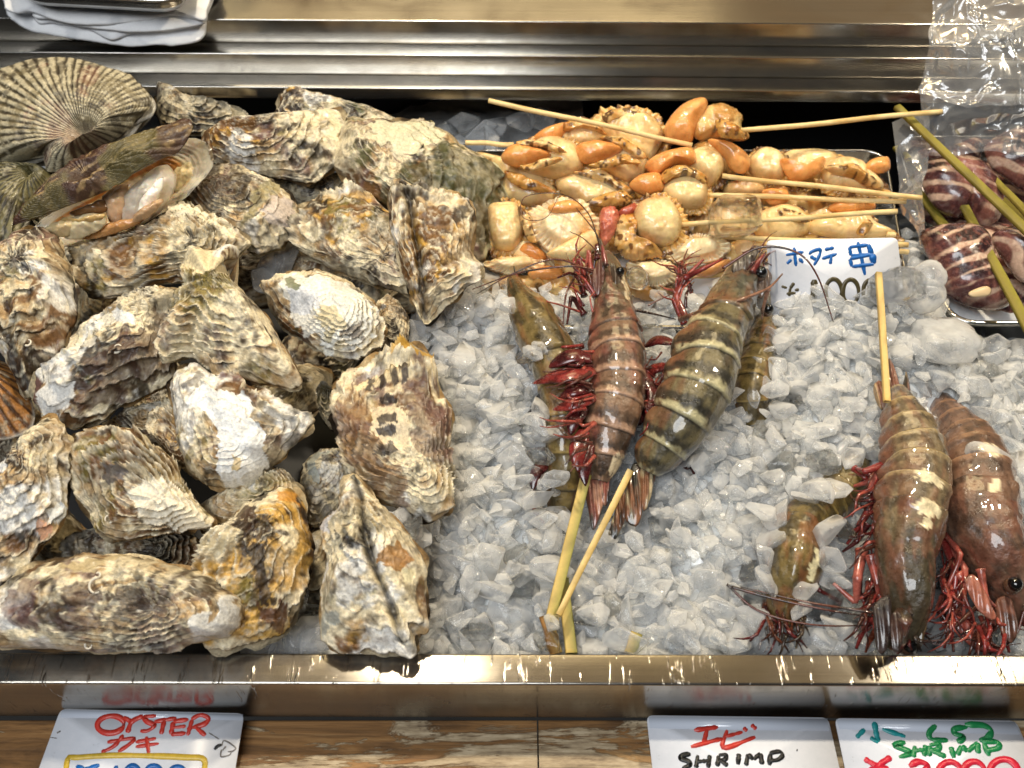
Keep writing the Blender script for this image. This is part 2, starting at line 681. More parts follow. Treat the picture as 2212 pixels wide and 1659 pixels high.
# ================================================================== ice bed (height field)
ICE_C = [(1000, 660, .020), (980, 800, .022), (1060, 900, .021), (1050, 1050, .010), (1050, 1200, .004), (1000, 1380, -.010), (1200, 1390, -.010),
         (1300, 900, .004), (1300, 1150, -.006), (1420, 1330, -.004), (1560, 1330, -.006), (1560, 1120, .010), (1700, 1000, .020), (1650, 800, .020),
         (1760, 680, .032), (1900, 690, .032), (2000, 760, .026), (2150, 830, .008), (2130, 750, -.010), (2220, 760, -.010), (2070, 720, .004), (2180, 950, .014), (1840, 880, .022), (1900, 1200, -.012),
         (1950, 1390, -.022), (2150, 1300, -.020), (1700, 1390, -.014), (1450, 700, .0), (1250, 650, .004), (1100, 620, .008),
         (1000, 270, -.022), (1150, 255, -.026), (1450, 260, -.05), (1750, 310, -.05), (1300, 450, -.045), (1700, 450, -.045), (2100, 500, -.040), (2150, 300, -.03),
         (200, 400, -.11), (500, 400, -.11), (800, 450, -.11), (200, 800, -.11), (500, 800, -.11), (750, 800, -.08), (200, 1200, -.11), (500, 1200, -.11),
         (750, 1250, -.035), (850, 1000, -.03), (620, 1380, -.030), (680, 1390, -.026), (300, 1390, -.11), (0, 900, -.11), (0, 1380, -.11),
         (-300, 900, -.11), (2500, 900, .01), (2500, 1400, -.02), (2500, 400, -.03), (350, 230, -.05), (870, 250, -.02)]
_ic = np.array([[*at(a, b, c)[:2], c] for a, b, c in ICE_C])


def ice_z(x, y):
    x, y = np.atleast_1d(x), np.atleast_1d(y)
    d2 = (x[:, None] - _ic[None, :, 0]) ** 2 + (y[:, None] - _ic[None, :, 1]) ** 2
    w = 1 / (d2 + .00035) ** 1.6
    z = (w * _ic[None, :, 2]).sum(1) / w.sum(1)
    return z + .004 * vnoise(np.stack([x * 45, y * 45, x * 0], 1), 5)


gx = np.linspace(-.50, .50, 180)
gy = np.linspace(yi + .004, y0 + .115, 110)
X, Y = np.meshgrid(gx, gy, indexing='ij')
Z = ice_z(X.ravel(), Y.ravel()) - .007
V = np.stack([X.ravel(), Y.ravel(), Z], 1)
V[:, 2] += .003 * fbm(V * 160, 3, 3)
_F = grid_faces(180, 110, False)[:, ::-1]
_hole = np.array([at(a_, b_, -.03)[:2] for a_, b_ in [(-900, 230), (560, 235), (900, 300), (960, 560), (860, 700), (880, 900), (860, 1100), (640, 1130), (600, 1300), (520, 1400), (-900, 1400)]])
_F = _F[~inpoly(V[_F].mean(1)[:, :2], _hole)]
_m = V[_F].mean(1)
_F = _F[~((_m[:, 1] > y0 - .045) & (_m[:, 0] > .06))]
bed = part('crushed_ice', V, _F, M['ice_bed'])
bed['kind'] = 'stuff'
bed['label'] = 'bed of packed crushed ice filling the display case'
bed['category'] = 'ice'

# ================================================================== traced solids
NCAM = nrm((0, -math.cos(PITCH), math.sin(PITCH)))


def frame(n):
    n = nrm(n)
    e1 = nrm(np.cross((0, 1.0, 0.001), n))
    e2 = np.cross(n, e1)
    return e1, e2, n


def solid(outline, z, n, h_up, h_dn, nr=40, na=120, pole=None, prof=(2.2, .8), rag=0.0, ragf=30, seed=0, disp=None, nb=8, rim=0.0, inner=False):
    """closed body whose rim is the outline laid on a tilted plane in the scene.
    returns verts, faces, state (r, ang, plane coords ab, px, top mask, centre, frame)"""
    o = np.asarray(outline, float)
    oD = crom(o, na)
    cD = oD.mean(0) if pole is None else np.asarray(pole, float)
    c = at(*oD.mean(0), z)
    e1, e2, nn = frame(n)
    q = on_plane(oD, c, nn)
    pc = on_plane([cD], c, nn)[0]
    rim2 = np.stack([(q - pc) @ e1, (q - pc) @ e2], 1)
    R = np.linalg.norm(rim2, axis=1)
    size = R.mean()
    ang = np.arctan2(rim2[:, 1], rim2[:, 0])
    if rag:
        k = np.stack([np.cos(ang) * ragf / 6.28, np.sin(ang) * ragf / 6.28, np.full(na, seed * 1.7)], 1)
        rim2 = rim2 * (1 + rag * fbm(k, seed + 3, 4, .65))[:, None]
    rr = np.linspace(0, 1, nr + 1)[1:] ** .85
    ab = rr[:, None, None] * rim2[None]
    px = cD + rr[:, None, None] * (oD - cD)[None]
    r = np.repeat(rr, na)
    A = np.tile(ang, nr)
    ab = ab.reshape(-1, 2)
    px = px.reshape(-1, 2)
    ab = np.concatenate([ab, [[0, 0]]])
    px = np.concatenate([px, [cD]])
    r = np.concatenate([r, [0]])
    A = np.concatenate([A, [0]])
    h = h_up * np.maximum(0, 1 - r ** prof[0]) ** prof[1]
    st = dict(r=r, ang=A, ab=ab, px=px, size=size, seed=seed, pc=pc, fr=(e1, e2, nn))
    if disp is not None:
        h = h + disp(st)
    st['h'] = h
    # world-like noise coordinates (metres)
    top = pc + ab[:, 0:1] * e1 + ab[:, 1:2] * e2 + h[:, None] * nn
    nt = len(top)
    f = grid_faces(nr, na, True)
    j = np.arange(0, na, 2)
    cap = np.stack([np.full(len(j), nt - 1), j, j + 1, (j + 2) % na], 1)
    # bottom
    rb = np.linspace(1, 0, nb + 1)[1:-1]
    abb = rb[:, None, None] * rim2[None]
    abb = abb.reshape(-1, 2)
    rbf = np.repeat(rb, na)
    hb = -h_dn * np.maximum(0, 1 - rbf ** prof[0]) ** prof[1]
    bot = pc + abb[:, 0:1] * e1 + abb[:, 1:2] * e2 + hb[:, None] * nn
    vb = np.concatenate([bot, [pc - h_dn * nn]])
    base = (nr - 1) * na
    # stitch: last top ring -> first bottom ring
    jj = np.arange(na)
    j2 = (jj + 1) % na
    f1 = np.stack([base + jj, nt + jj, nt + j2, base + j2], 1)
    f2 = grid_faces(nb - 1, na, True, nt)
    last = nt + (nb - 2) * na
    cb = np.stack([np.full(len(j), nt + (nb - 1) * na), last + (j + 2) % na, last + j + 1, last + j], 1)
    V = np.concatenate([top, vb])
    F = np.concatenate([f, cap, f1, f2, cb])
    nb_ = len(vb)
    for k, fill in (('r', 1.0), ('ang', 0.0)):
        st[k] = np.concatenate([st[k], np.full(nb_, fill)])
    st['px'] = np.concatenate([st['px'], np.concatenate([(cD + rb[:, None, None] * (oD - cD)[None]).reshape(-1, 2), [cD]])])
    st['ab'] = np.concatenate([st['ab'], abb, [[0, 0]]])
    st['h'] = np.concatenate([st['h'], hb, [-h_dn]])
    st['top'] = np.arange(len(V)) < nt
    st['q'] = np.concatenate([st['ab'], st['h'][:, None]], 1)
    st['c'] = c
    return V, F, st


CREAM, TAN, BRN, DRK = c8(230, 216, 182), c8(178, 146, 100), c8(108, 74, 40), c8(38, 28, 19)
PUR, OLV, WHT, GRN, YEL, GRY = c8(112, 84, 84), c8(122, 112, 52), c8(240, 238, 232), c8(78, 84, 40), c8(206, 160, 66), c8(150, 140, 122)


def oyster(name, outline, z, tilt=(0, -.35), hinge=None, hup=.013, hdn=.012, seed=1, w=None, patches=(), K=7, A=.0014, B=.0016, lump=.0035, label='', rag=.035, plic=7, na=190, nr=84, group=None, lite=1.0, seam=None, bands=0.0, worms=()):
    """two valves; w = weights of palette: tan, brown, dark, purple, olive, white, yellow, green"""
    W_ = dict(tan=.5, brown=.4, dark=.35, purple=.25, olive=.15, white=.25, yellow=.0, green=0.0)
    W_.update(w or {})
    o = np.asarray(outline, float)
    cen = crom(o, 60).mean(0)
    hg = np.asarray(hinge, float) if hinge is not None else cen
    pole = cen + .45 * (hg - cen)
    n = nrm((tilt[0], tilt[1], 1))
    rs = {}

    def disp(st):
        r, a, ab = st['r'], st['ang'], st['ab']
        q = np.concatenate([ab, np.full((len(ab), 1), seed * .37)], 1)
        wob = fbm(q * 42, seed, 3)
        s = r * K + wob * .9 + .35 * np.cos(a * 3 + seed)
        fr = s - np.floor(s)
        am = .10 + 1.5 * sst(vnoise(q * 34 + 9.1, seed + 5), -.35, .6)
        lam = 1.9 * A * am * (fr ** 4.0) * sst(r, .04, .2)
        over = (1.5 * A * am * fr ** 5) / (np.linalg.norm(ab, axis=1) + .004)
        ab *= (1 + over * sst(r, .06, .3))[:, None]
        pl = B * r * np.cos(a * plic + 2.2 * vnoise(q * 35, seed + 8)) * (.4 + .6 * sst(vnoise(q * 25, seed + 2), -.4, .5))
        rd = 1 - 2 * np.abs(vnoise(q * 24 + 31, seed + 22))
        lp = lump * (1.1 * fbm(q * 38, seed + 21, 3) + .8 * rd) * (1 - r ** 6)
        rg_ = 1 - 2 * np.abs(vnoise(q * 75 + .8 * wob[:, None], seed + 36))
        fine = .0012 * fbm(q * 230, seed + 31, 4, .65) + .0012 * rg_ * np.abs(rg_) + .0016 * np.abs(vnoise(q * 120, seed + 33)) * sst(vnoise(q * 40, seed + 34), -.2, .5)
        # anisotropic fine growth lines
        gl = .0003 * np.sin((r * K * 4 + wob * 4) * 6.283) * sst(vnoise(q * 30, seed + 41), -.1, .5)
        rs['fr'], rs['s'], rs['wob'] = fr, s, wob
        calm = np.zeros(len(r))
        for poly, colr, soft in patches:
            if np.mean(colr) > .45:
                calm = np.maximum(calm, inpoly(st['px'] + 9 * soft * np.stack([fbm(q * 150, seed + 80, 3), fbm(q * 150, seed + 81, 3)], 1), poly))
        calm = 1 - .72 * calm
        return (lam + fine + gl) * calm + pl + lp + .0005 * (calm < 1)

    V, F, st = solid(o, z, n, hup, .002, nr, na, pole, [(2.4, .75), (1.8, .95), (3.2, .65), (2.0, .85)][seed % 4], rag * 1.35, 46, seed, disp)
    nt = int(st['top'].sum())
    q = np.concatenate([st['ab'], np.full((len(V), 1), seed * .37)], 1)
    fr = np.concatenate([rs['fr'], np.zeros(len(V) - nt)])
    s = np.concatenate([rs['s'], np.full(len(V) - nt, 9)])
    r = st['r']
    big = 1.25 * fbm(q * 30, seed + 50, 4)
    med = fbm(q * 95, seed + 51, 4)
    sml = fbm(q * 260, seed + 52, 3)
    ringn = vnoise(np.stack([s * 2.1, st['ang'] * 1.4, np.full(len(V), seed)], 1), seed + 7)
    rayn = vnoise(np.stack([np.cos(st['ang']) * 9, np.sin(st['ang']) * 9, r * 1.6 + seed], 1), seed + 9)
    c = np.tile(CREAM, (len(V), 1))
    c = mix(c, TAN, sst(.8 * med + .35 * ringn + .5 * big, .35 - W_['tan'], .95 - W_['tan']) * .9)
    c = mix(c, YEL, sst(big + .4 * med, .75 - W_['yellow'], 1.05 - W_['yellow']) * .85 * (W_['yellow'] > 0))
    c = mix(c, BRN, sst(1.0 * big + .45 * ringn + .3 * sml, .78 - W_['brown'], 1.12 - W_['brown']) * .95)
    c = mix(c, OLV, sst(fbm(q * 34 + 5, seed + 60, 3) + .3 * sml, .8 - W_['olive'], 1.15 - W_['olive']) * .8)
    c = mix(c, GRN, sst(fbm(q * 34 + 8, seed + 61, 3) + .3 * sml, .8 - W_['green'], 1.1 - W_['green']) * .85)
    c = mix(c, PUR, sst(fbm(q * 50 + 3, seed + 62, 4) + .5 * rayn, .8 - W_['purple'], 1.15 - W_['purple']) * .75)
    c = mix(c, GRY, sst(fbm(q * 60 + 13, seed + 68, 3), .25, .6) * .4)
    c = mix(c, WHT, sst(fbm(q * 40 + 17, seed + 63, 4) + .2 * sml, .66 - W_['white'], .90 - W_['white']) * .9)
    c = mix(c, DRK, sst(1.2 * fbm(q * 48 + 29, seed + 64, 4) + .35 * rayn + .2 * ringn + .2 * sml, .85 - W_['dark'], 1.15 - W_['dark']) * .9)
    # dirt caught under each lamella, pale worn edge of each lamella
    c = mix(c, DRK, (1 - sst(fr, 0, .26)) * .75 * sst(med, -.7, .3))
    c = mix(c, c8(236, 226, 200), sst(fr, .78, .95) * .75 * sst(sml, -.5, .3))
    c = mix(c, BRN * .6, sst(fbm(q * 420, seed + 65, 2), .2, .6) * .4)
    c = mix(c, c8(240, 232, 210), sst(fbm(q * 380 + 7, seed + 67, 2), .3, .6) * .3)
    c = mix(c, DRK, sst(fbm(q * 190 + 4, seed + 66, 3), .45, .75) * .6)
    if bands:
        bm = sst(np.sin((r * 9 + .5 * rs['wob'].mean()) * 6.283), .2, .7) * sst(rayn, -.1, .35) * sst(vnoise(q * 22, seed + 70), -.3, .3)
        c = mix(c, DRK * .6, bm * bands)
    for poly, colr, soft in patches:
        wp = st['px'] + 9 * soft * np.stack([fbm(q * 150, seed + 80, 3), fbm(q * 150, seed + 81, 3)], 1)
        m = inpoly(wp, poly).astype(float)
        tex = .86 + .14 * sst(fbm(q * 130, seed + 83, 3), -.6, .5)
        c = mix(c, np.asarray(colr) * tex[:, None] if False else colr, m * (.72 if (np.mean(colr) < .2 and soft >= 3) else .97) * tex)
    if seam is not None:
        sm = np.asarray(seam, float)
        dmin = np.full(len(V), 1e9)
        for a_, b_ in zip(sm[:-1], sm[1:]):
            ba = b_ - a_
            t = np.clip(((st['px'] - a_) @ ba) / (ba @ ba), 0, 1)
            dmin = np.minimum(dmin, np.linalg.norm(st['px'] - a_ - t[:, None] * ba, axis=1))
        dmin = dmin + 5 * fbm(q * 120, seed + 71, 3)
        g = np.exp(-(dmin / 8) ** 2) * st['top'] * (r < .97)
        V = V - (g * .007)[:, None] * st['fr'][2]
        c = mix(c, DRK * .7, np.exp(-(dmin / 5.5) ** 2) * .9)
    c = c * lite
    base = st['c'] - np.array([0, 0, hdn])
    t = thing(name, label, 'oyster', base, group)
    us = part('upper_shell', V, F, M['shell'], t, c)
    for wx, wy, wr in worms:
        i_ = int(np.argmin(np.linalg.norm(st['px'][:nt] - np.array([wx, wy]), axis=1)))
        e1_, e2_, n_ = st['fr']
        kk = np.linspace(.3, 5.2, 22)
        pw_ = V[i_] + n_ * .0008 + wr * (1 - .09 * kk)[:, None] * (np.cos(kk + wx)[:, None] * e1_ + np.sin(kk + wx)[:, None] * e2_)
        wv_, wf_ = tube(pw_, .0007 * (1 - .1 * kk), 8)
        part('tube_worm', wv_, wf_, M['chalk'], us)
    # lower valve: wider, fuller, seen as a ragged rim below

    def disp2(s2):
        q2 = np.concatenate([s2['ab'], np.full((len(s2['ab']), 1), seed * .9)], 1)
        return .0012 * fbm(q2 * 60, seed + 90, 3)
    c2 = crom(o, 40)
    o2 = cen + (c2 - cen) * (1.035 + .03 * np.sin(np.arange(40) * 1.7 + seed))[:, None]
    V2, F2, s2 = solid(o2, z - .0035, n, .0008, hdn, 4, 96, None, (2.2, .7), rag * 1.2, 40, seed + 7, disp2, 8)
    q2 = np.concatenate([s2['ab'], np.full((len(V2), 1), seed * .9)], 1)
    k2 = mix(np.tile(TAN, (len(V2), 1)), DRK, sst(fbm(q2 * 80, seed + 91, 3), -.4, .5))
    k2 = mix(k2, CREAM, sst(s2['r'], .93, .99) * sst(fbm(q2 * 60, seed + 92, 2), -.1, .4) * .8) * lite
    part('lower_shell', V2, F2, M['shell'], t, k2)
    return t


M['chalk'] = plain('chalky_tube', c8(222, 214, 196), .5)
GO = 'oysters piled on the ice'
# ------------------------------------------------------------------ oysters, back to front
OY = [
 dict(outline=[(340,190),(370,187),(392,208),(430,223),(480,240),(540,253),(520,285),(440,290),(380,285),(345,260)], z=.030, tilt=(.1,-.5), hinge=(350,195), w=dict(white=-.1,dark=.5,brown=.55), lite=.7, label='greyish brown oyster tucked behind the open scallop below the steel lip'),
 dict(outline=[(612,200),(640,192),(665,200),(727,216),(770,230),(825,245),(872,264),(900,290),(800,310),(700,310),(640,290),(602,255),(603,230)], z=.045, tilt=(.15,-.75), hinge=(620,200), w=dict(olive=.75,green=.35,yellow=.35), A=.002, label='mossy yellow green oyster raised at the very back against the steel lip'),
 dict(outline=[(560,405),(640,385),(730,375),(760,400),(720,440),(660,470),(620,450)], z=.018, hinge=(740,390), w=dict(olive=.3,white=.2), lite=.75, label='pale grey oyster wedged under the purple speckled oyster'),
 dict(outline=[(752,268),(811,263),(867,264),(920,270),(968,295),(1029,334),(1063,356),(1088,384),(1097,412),(1091,457),(1080,499),(1060,538),(1043,566),(1000,560),(950,530),(890,480),(833,446),(769,402),(721,368),(725,310)], z=.038, tilt=(.15,-.35), hinge=(735,300), hup=.020, w=dict(olive=.5,green=.75,dark=.45,brown=.5,white=.0), K=6, lump=.004,
      patches=[([(880,400),(950,330),(1030,345),(1080,400),(1085,450),(1050,540),(1000,540),(900,460),(820,430)], c8(66,66,34), 3.5), ([(790,290),(860,275),(930,285),(960,310),(930,340),(880,360),(830,345),(800,320)], c8(214,208,176), 1.6), ([(1050,340),(1086,380),(1098,420),(1092,460),(1083,458),(1085,420),(1072,385),(1045,352)], c8(196,200,172), .8), ([(1080,470),(1090,480),(1066,535),(1046,566),(1036,560),(1060,520)], c8(205,205,170), .9)],
      label='largest oyster, dark mossy green with a pale rim, beside the scallop skewers'),
 dict(outline=[(440,290),(500,264),(560,258),(640,250),(700,240),(730,237),(750,265),(756,300),(742,345),(710,372),(680,392),(640,395),(590,385),(540,372),(480,362),(442,335)], z=.052, tilt=(-.05,-.45), hinge=(450,310), hup=.016, w=dict(purple=.7,white=.3,tan=.6,yellow=.2), B=.001, lump=.005,
      patches=[([(715,245),(735,245),(752,285),(745,335),(728,350),(722,300)], c8(222,210,176), 1.2)], label='cream and purple speckled oyster lying behind the open scallop'),
 dict(outline=[(628,513),(643,474),(649,449),(699,429),(769,415),(803,429),(839,457),(880,485),(910,569),(925,645),(867,633),(811,617),(755,597),(699,572),(654,549),(637,533)], z=.034, tilt=(-.1,-.45), hinge=(900,620), hup=.015, w=dict(yellow=.4,olive=.45,brown=.35,white=.05), K=5, A=.003, label='yellowish brown oyster with an olive margin and deep stepped layers'),
 dict(outline=[(839,425),(861,391),(878,395),(903,404),(937,415),(985,418),(1004,429),(1024,457),(1029,485),(1020,527),(1029,563),(1043,580),(1032,608),(1007,622),(968,660),(921,700),(895,660),(876,610),(862,560),(846,500)], z=.058, tilt=(.1,-.45), hinge=(925,690), hup=.016, w=dict(yellow=.35,brown=.45,tan=.6,purple=.1), K=6, B=.0025,
      seam=[(868,395),(884,440),(892,500),(905,560),(918,690)], patches=[([(1022,560),(1043,580),(1032,612),(1010,622),(1012,590)], c8(222,214,200), .8)], label='upright tan oyster with a dark middle seam and a pointed tip'),
 dict(outline=[(400,434),(416,396),(448,367),(494,354),(532,367),(580,390),(615,408),(632,430),(643,460),(640,500),(627,515),(598,538),(545,545),(480,500),(430,460)], z=.044, tilt=(.05,-.45), hinge=(440,400), hup=.018, w=dict(dark=.7,brown=.5,white=.2,purple=.3), lump=.006,
      patches=[([(440,400),(500,370),(560,400),(540,470),(470,470),(430,440)], c8(58,46,28), 3.5), ([(585,400),(612,410),(560,500),(535,520),(540,490)], c8(160,148,110), 1.0), ([(600,440),(632,432),(642,470),(620,510),(580,500)], c8(206,192,180), 2.2)], label='dark mossy oyster with a lilac white end, right beside the open scallop'),
 dict(outline=[(333,492),(368,458),(400,447),(448,469),(512,501),(541,520),(540,533),(518,549),(480,590),(440,612),(394,612),(352,612),(320,620),(272,640),(224,648),(198,636),(170,604),(162,576),(182,540),(240,519),(290,508)], z=.046, tilt=(0,-.45), hinge=(530,525), hup=.015, w=dict(purple=.45,tan=.65,yellow=.25,brown=.4), K=7, A=.002,
      patches=[([(375,462),(400,450),(450,475),(510,505),(500,520),(450,505),(410,500),(385,490)], c8(232,222,192), 2.0)], label='tan oyster with rust streaks and whitish crest in front of the open scallop'),
 dict(outline=[(30,520),(75,500),(110,503),(132,530),(150,580),(165,640),(160,700),(140,750),(110,790),(85,820),(75,852),(45,845),(30,800),(8,750),(0,700),(5,640),(15,600)], z=.052, tilt=(-.15,-.4), hinge=(80,505), hup=.020, worms=[(98,765,.0022)], w=dict(brown=.7,dark=.5,white=.25,purple=.3,tan=.6), K=5, A=.002, B=.005, plic=13, lump=.004, label='narrow oyster with deep ruffled folds of brown and white'),
 dict(outline=[(80,803),(112,787),(144,761),(160,729),(186,704),(224,675),(272,653),(320,632),(384,625),(410,640),(400,691),(385,755),(375,819),(320,854),(256,883),(224,909),(160,925),(128,905),(96,899),(80,867)], z=.054, tilt=(-.05,-.45), hinge=(385,640), hup=.020, w=dict(brown=.5,dark=.5,purple=.5,tan=.55,white=.25), K=6, lump=.005,
      patches=[([(225,800),(300,760),(370,690),(385,760),(376,815),(300,850),(200,895),(180,880)], c8(86,62,50), 3.5), ([(85,850),(130,842),(190,848),(185,870),(150,890),(125,902),(98,897),(84,870)], WHT, 1.4), ([(265,690),(285,682),(320,710),(320,728),(300,735),(280,715)], WHT, 1.0), ([(175,760),(205,742),(240,748),(225,765),(190,772)], c8(236,230,214), 1.4), ([(225,700),(262,690),(280,715),(250,725)], c8(240,232,210), 1.2)],
      worms=[(293,785,.0028),(325,642,.002)],
      label='broad brown oyster with chalk white chips and a white lower tip'),
 dict(outline=[(397,592),(403,621),(384,659),(368,707),(346,761),(362,784),(406,771),(448,793),(480,813),(544,825),(608,837),(640,843),(654,822),(630,781),(602,729),(576,685),(525,633),(499,605),(490,580),(515,560),(505,540),(448,547),(418,552),(400,570)], z=.076, tilt=(.05,-.3), hinge=(440,555), hup=.017, w=dict(olive=.65,brown=.3,tan=.55,dark=.25,purple=.15,white=.1), K=9, A=.002, B=.003, plic=9,
      patches=[([(405,575),(440,548),(500,545),(512,558),(500,600),(470,625),(430,630),(405,610)], c8(232,216,176), 2.2), ([(475,560),(514,545),(512,562),(492,590),(478,580)], c8(232,230,222), 1.2)], label='triangular olive oyster with wavy growth layers fanning from a pale hinge'),
 dict(outline=[(815,655),(850,650),(878,680),(884,710),(878,745),(850,758),(825,745),(815,700)], z=.030, hinge=(850,655), w=dict(yellow=.2,brown=.5), label='small brown oyster tucked beside the white faced oyster near the ice'),
 dict(outline=[(566,620),(590,605),(630,592),(680,585),(720,595),(765,618),(800,650),(822,690),(830,722),(820,750),(790,770),(750,775),(720,770),(690,757),(660,740),(630,720),(605,705),(595,680),(578,650)], z=.054, tilt=(0,-.35), hinge=(800,740), hup=.013, w=dict(white=.45,purple=.2,brown=.3), K=8, A=.0018,
      patches=[([(618,640),(640,612),(700,605),(760,630),(805,680),(815,730),(780,765),(730,765),(690,745),(640,715),(625,680)], c8(234,232,222), 1.8), ([(630,650),(660,645),(705,660),(700,690),(670,698),(632,690)], c8(214,216,220), .8), ([(630,632),(640,618),(668,640),(655,648),(634,650)], c8(112,116,84), 1.0), ([(690,690),(730,685),(755,720),(740,750),(700,735)], c8(206,194,160), 2.0), ([(755,720),(790,715),(785,745),(750,755)], c8(128,120,110), 1.6)],
      label='white faced oyster with nacreous grey patch and a green spot'),
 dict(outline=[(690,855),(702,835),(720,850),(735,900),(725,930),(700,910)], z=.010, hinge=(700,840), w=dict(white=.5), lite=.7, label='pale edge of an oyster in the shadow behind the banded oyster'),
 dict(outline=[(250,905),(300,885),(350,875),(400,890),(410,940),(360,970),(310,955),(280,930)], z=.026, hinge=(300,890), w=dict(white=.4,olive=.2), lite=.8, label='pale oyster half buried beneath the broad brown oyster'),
 dict(outline=[(345,900),(380,880),(430,900),(450,950),(450,1010),(430,1035),(390,1005),(350,965),(332,930)], z=.036, tilt=(-.3,-.4), hinge=(440,1000), w=dict(yellow=.3,tan=.6,brown=.4), A=.003, label='amber frilled oyster beneath the left side of the chalk striped oyster'),
 dict(outline=[(368,819),(390,800),(426,790),(464,809),(512,819),(544,838),(576,851),(592,870),(637,893),(669,902),(675,915),(656,944),(624,973),(608,992),(586,1011),(560,1040),(528,1056),(493,1056),(448,1046),(426,1033),(403,992),(384,944),(378,899),(368,851)], z=.058, tilt=(.05,-.4), hinge=(510,1045), hup=.018, w=dict(purple=.45,tan=.5,brown=.35,white=.2), K=7, lump=.005,
      patches=[([(413,877),(448,848),(496,862),(548,885),(566,925),(592,963),(576,1005),(544,1050),(500,1052),(478,1022),(492,973),(474,931),(440,908)], c8(238,240,240), 1.4), ([(512,1000),(530,1005),(528,1030),(514,1030)], c8(196,172,120), .8)],
      label='cream oyster with a long chalk white stripe running down it'),
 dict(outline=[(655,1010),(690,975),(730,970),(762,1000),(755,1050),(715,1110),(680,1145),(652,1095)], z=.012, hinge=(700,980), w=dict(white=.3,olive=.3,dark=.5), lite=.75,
      patches=[([(660,1000),(690,980),(720,985),(690,1010),(690,1060),(675,1050)], c8(200,204,194), 1.2)], label='shaded oyster with a pale curved streak left of the banded oyster'),
 dict(outline=[(719,863),(733,829),(755,804),(783,787),(811,776),(839,759),(881,748),(909,751),(931,770),(940,801),(945,837),(968,871),(976,899),(973,955),(968,983),(975,1040),(976,1068),(973,1096),(948,1121),(920,1124),(889,1110),(839,1087),(797,1060),(770,1035),(750,1000),(735,960),(722,910)], z=.044, tilt=(.05,-.35), hinge=(940,1110), hup=.020, w=dict(brown=.5,dark=.3,purple=.45,tan=.6,white=.1), K=8, A=.0025, B=.002, bands=.0,
      patches=[([(725,880),(770,810),(790,900),(830,1000),(900,1090),(800,1050),(740,960)], c8(122,88,56), 3), ([(890,830),(960,880),(970,1000),(900,1010),(885,900)], c8(104,74,66), 3), ([(840,762),(881,748),(909,751),(931,772),(938,800),(915,790),(880,785),(850,785)], c8(186,146,56), 1.6), ([(770,845),(800,825),(840,815),(880,820),(884,850),(850,842),(810,848),(785,862)], c8(226,206,164), 1.2), ([(805,905),(850,895),(880,925),(890,980),(870,1010),(830,990),(805,950)], c8(224,206,172), 1.5)]
      + [([(x, 832 - .1 * abs(x - 840)), (x + 14, 830 - .1 * abs(x - 840)), (x + 16, 856), (x + 4, 858)], c8(50, 40, 36), .5) for x in (794, 822, 850, 868)]
      + [([(820, y_), (856, y_ - 4), (862, y_ + 14), (826, y_ + 20)], c8(44, 36, 34), .9) for y_ in (875, 925, 950, 985)],
      label='large banded oyster with dark squares on cream and a golden rim'),
 dict(outline=[(93,904),(128,912),(150,947),(157,985),(152,1043),(150,1070),(144,1101),(122,1152),(90,1180),(58,1225),(0,1260),(-40,1200),(-30,1100),(0,1025),(13,1011),(30,985),(60,950)], z=.048, tilt=(-.15,-.4), hinge=(95,910), hup=.015, w=dict(white=.35,tan=.55,purple=.2,brown=.3), K=7, plic=11,
      patches=[([(16,1020),(40,1000),(60,1015),(50,1035),(20,1040)], WHT, 1.3), ([(85,1155),(105,1125),(122,1135),(115,1155),(95,1168)], c8(216,160,122), .7), ([(122,1110),(142,1085),(146,1100),(130,1130),(118,1128)], c8(226,228,226), .7)], label='long tan and white oyster at the end of the pile with a coral pink fleck'),
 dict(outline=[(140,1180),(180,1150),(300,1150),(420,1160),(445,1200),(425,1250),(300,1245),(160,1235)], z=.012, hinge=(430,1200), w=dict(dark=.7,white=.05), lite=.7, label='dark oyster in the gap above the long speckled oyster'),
 dict(outline=[(154,957),(179,934),(224,925),(272,925),(310,944),(336,969),(374,1001),(406,1063),(442,1101),(464,1127),(445,1140),(384,1150),(320,1158),(269,1168),(230,1159),(205,1139),(186,1101),(163,1070),(150,1037),(150,990)], z=.050, tilt=(.0,-.4), hinge=(455,1128), hup=.018, w=dict(brown=.65,dark=.45,purple=.3,tan=.5,white=.0,olive=.25), K=7, A=.0025,
      patches=[([(325,1058),(355,1050),(385,1062),(425,1100),(455,1127),(440,1138),(385,1145),(330,1148),(318,1110),(310,1070)], c8(236,228,208), 1.5), ([(250,1025),(290,1030),(300,1055),(270,1070),(248,1050)], c8(104,96,92), 2.0)], worms=[(250,1130,.0024)],
      label='dark brown ridged oyster with a white lower corner'),
 dict(outline=[(425,1105),(450,1078),(500,1052),(570,1032),(600,1021),(630,1035),(657,1070),(650,1105),(560,1125),(480,1145),(430,1135)], z=.030, hinge=(620,1035), w=dict(yellow=.2,tan=.5,white=.2), label='pale buff oyster just behind the mustard yellow oyster'),
 dict(outline=[(455,1165),(495,1140),(525,1092),(551,1079),(592,1061),(627,1055),(650,1079),(662,1107),(666,1149),(675,1191),(666,1245),(656,1293),(630,1347),(608,1373),(544,1395),(480,1408),(440,1392),(425,1330),(422,1260),(432,1200)], z=.034, tilt=(.1,-.35), hinge=(600,1070), hup=.020, w=dict(yellow=1.1,dark=.5,brown=.35,white=-.2,purple=-.2), K=6, A=.002,
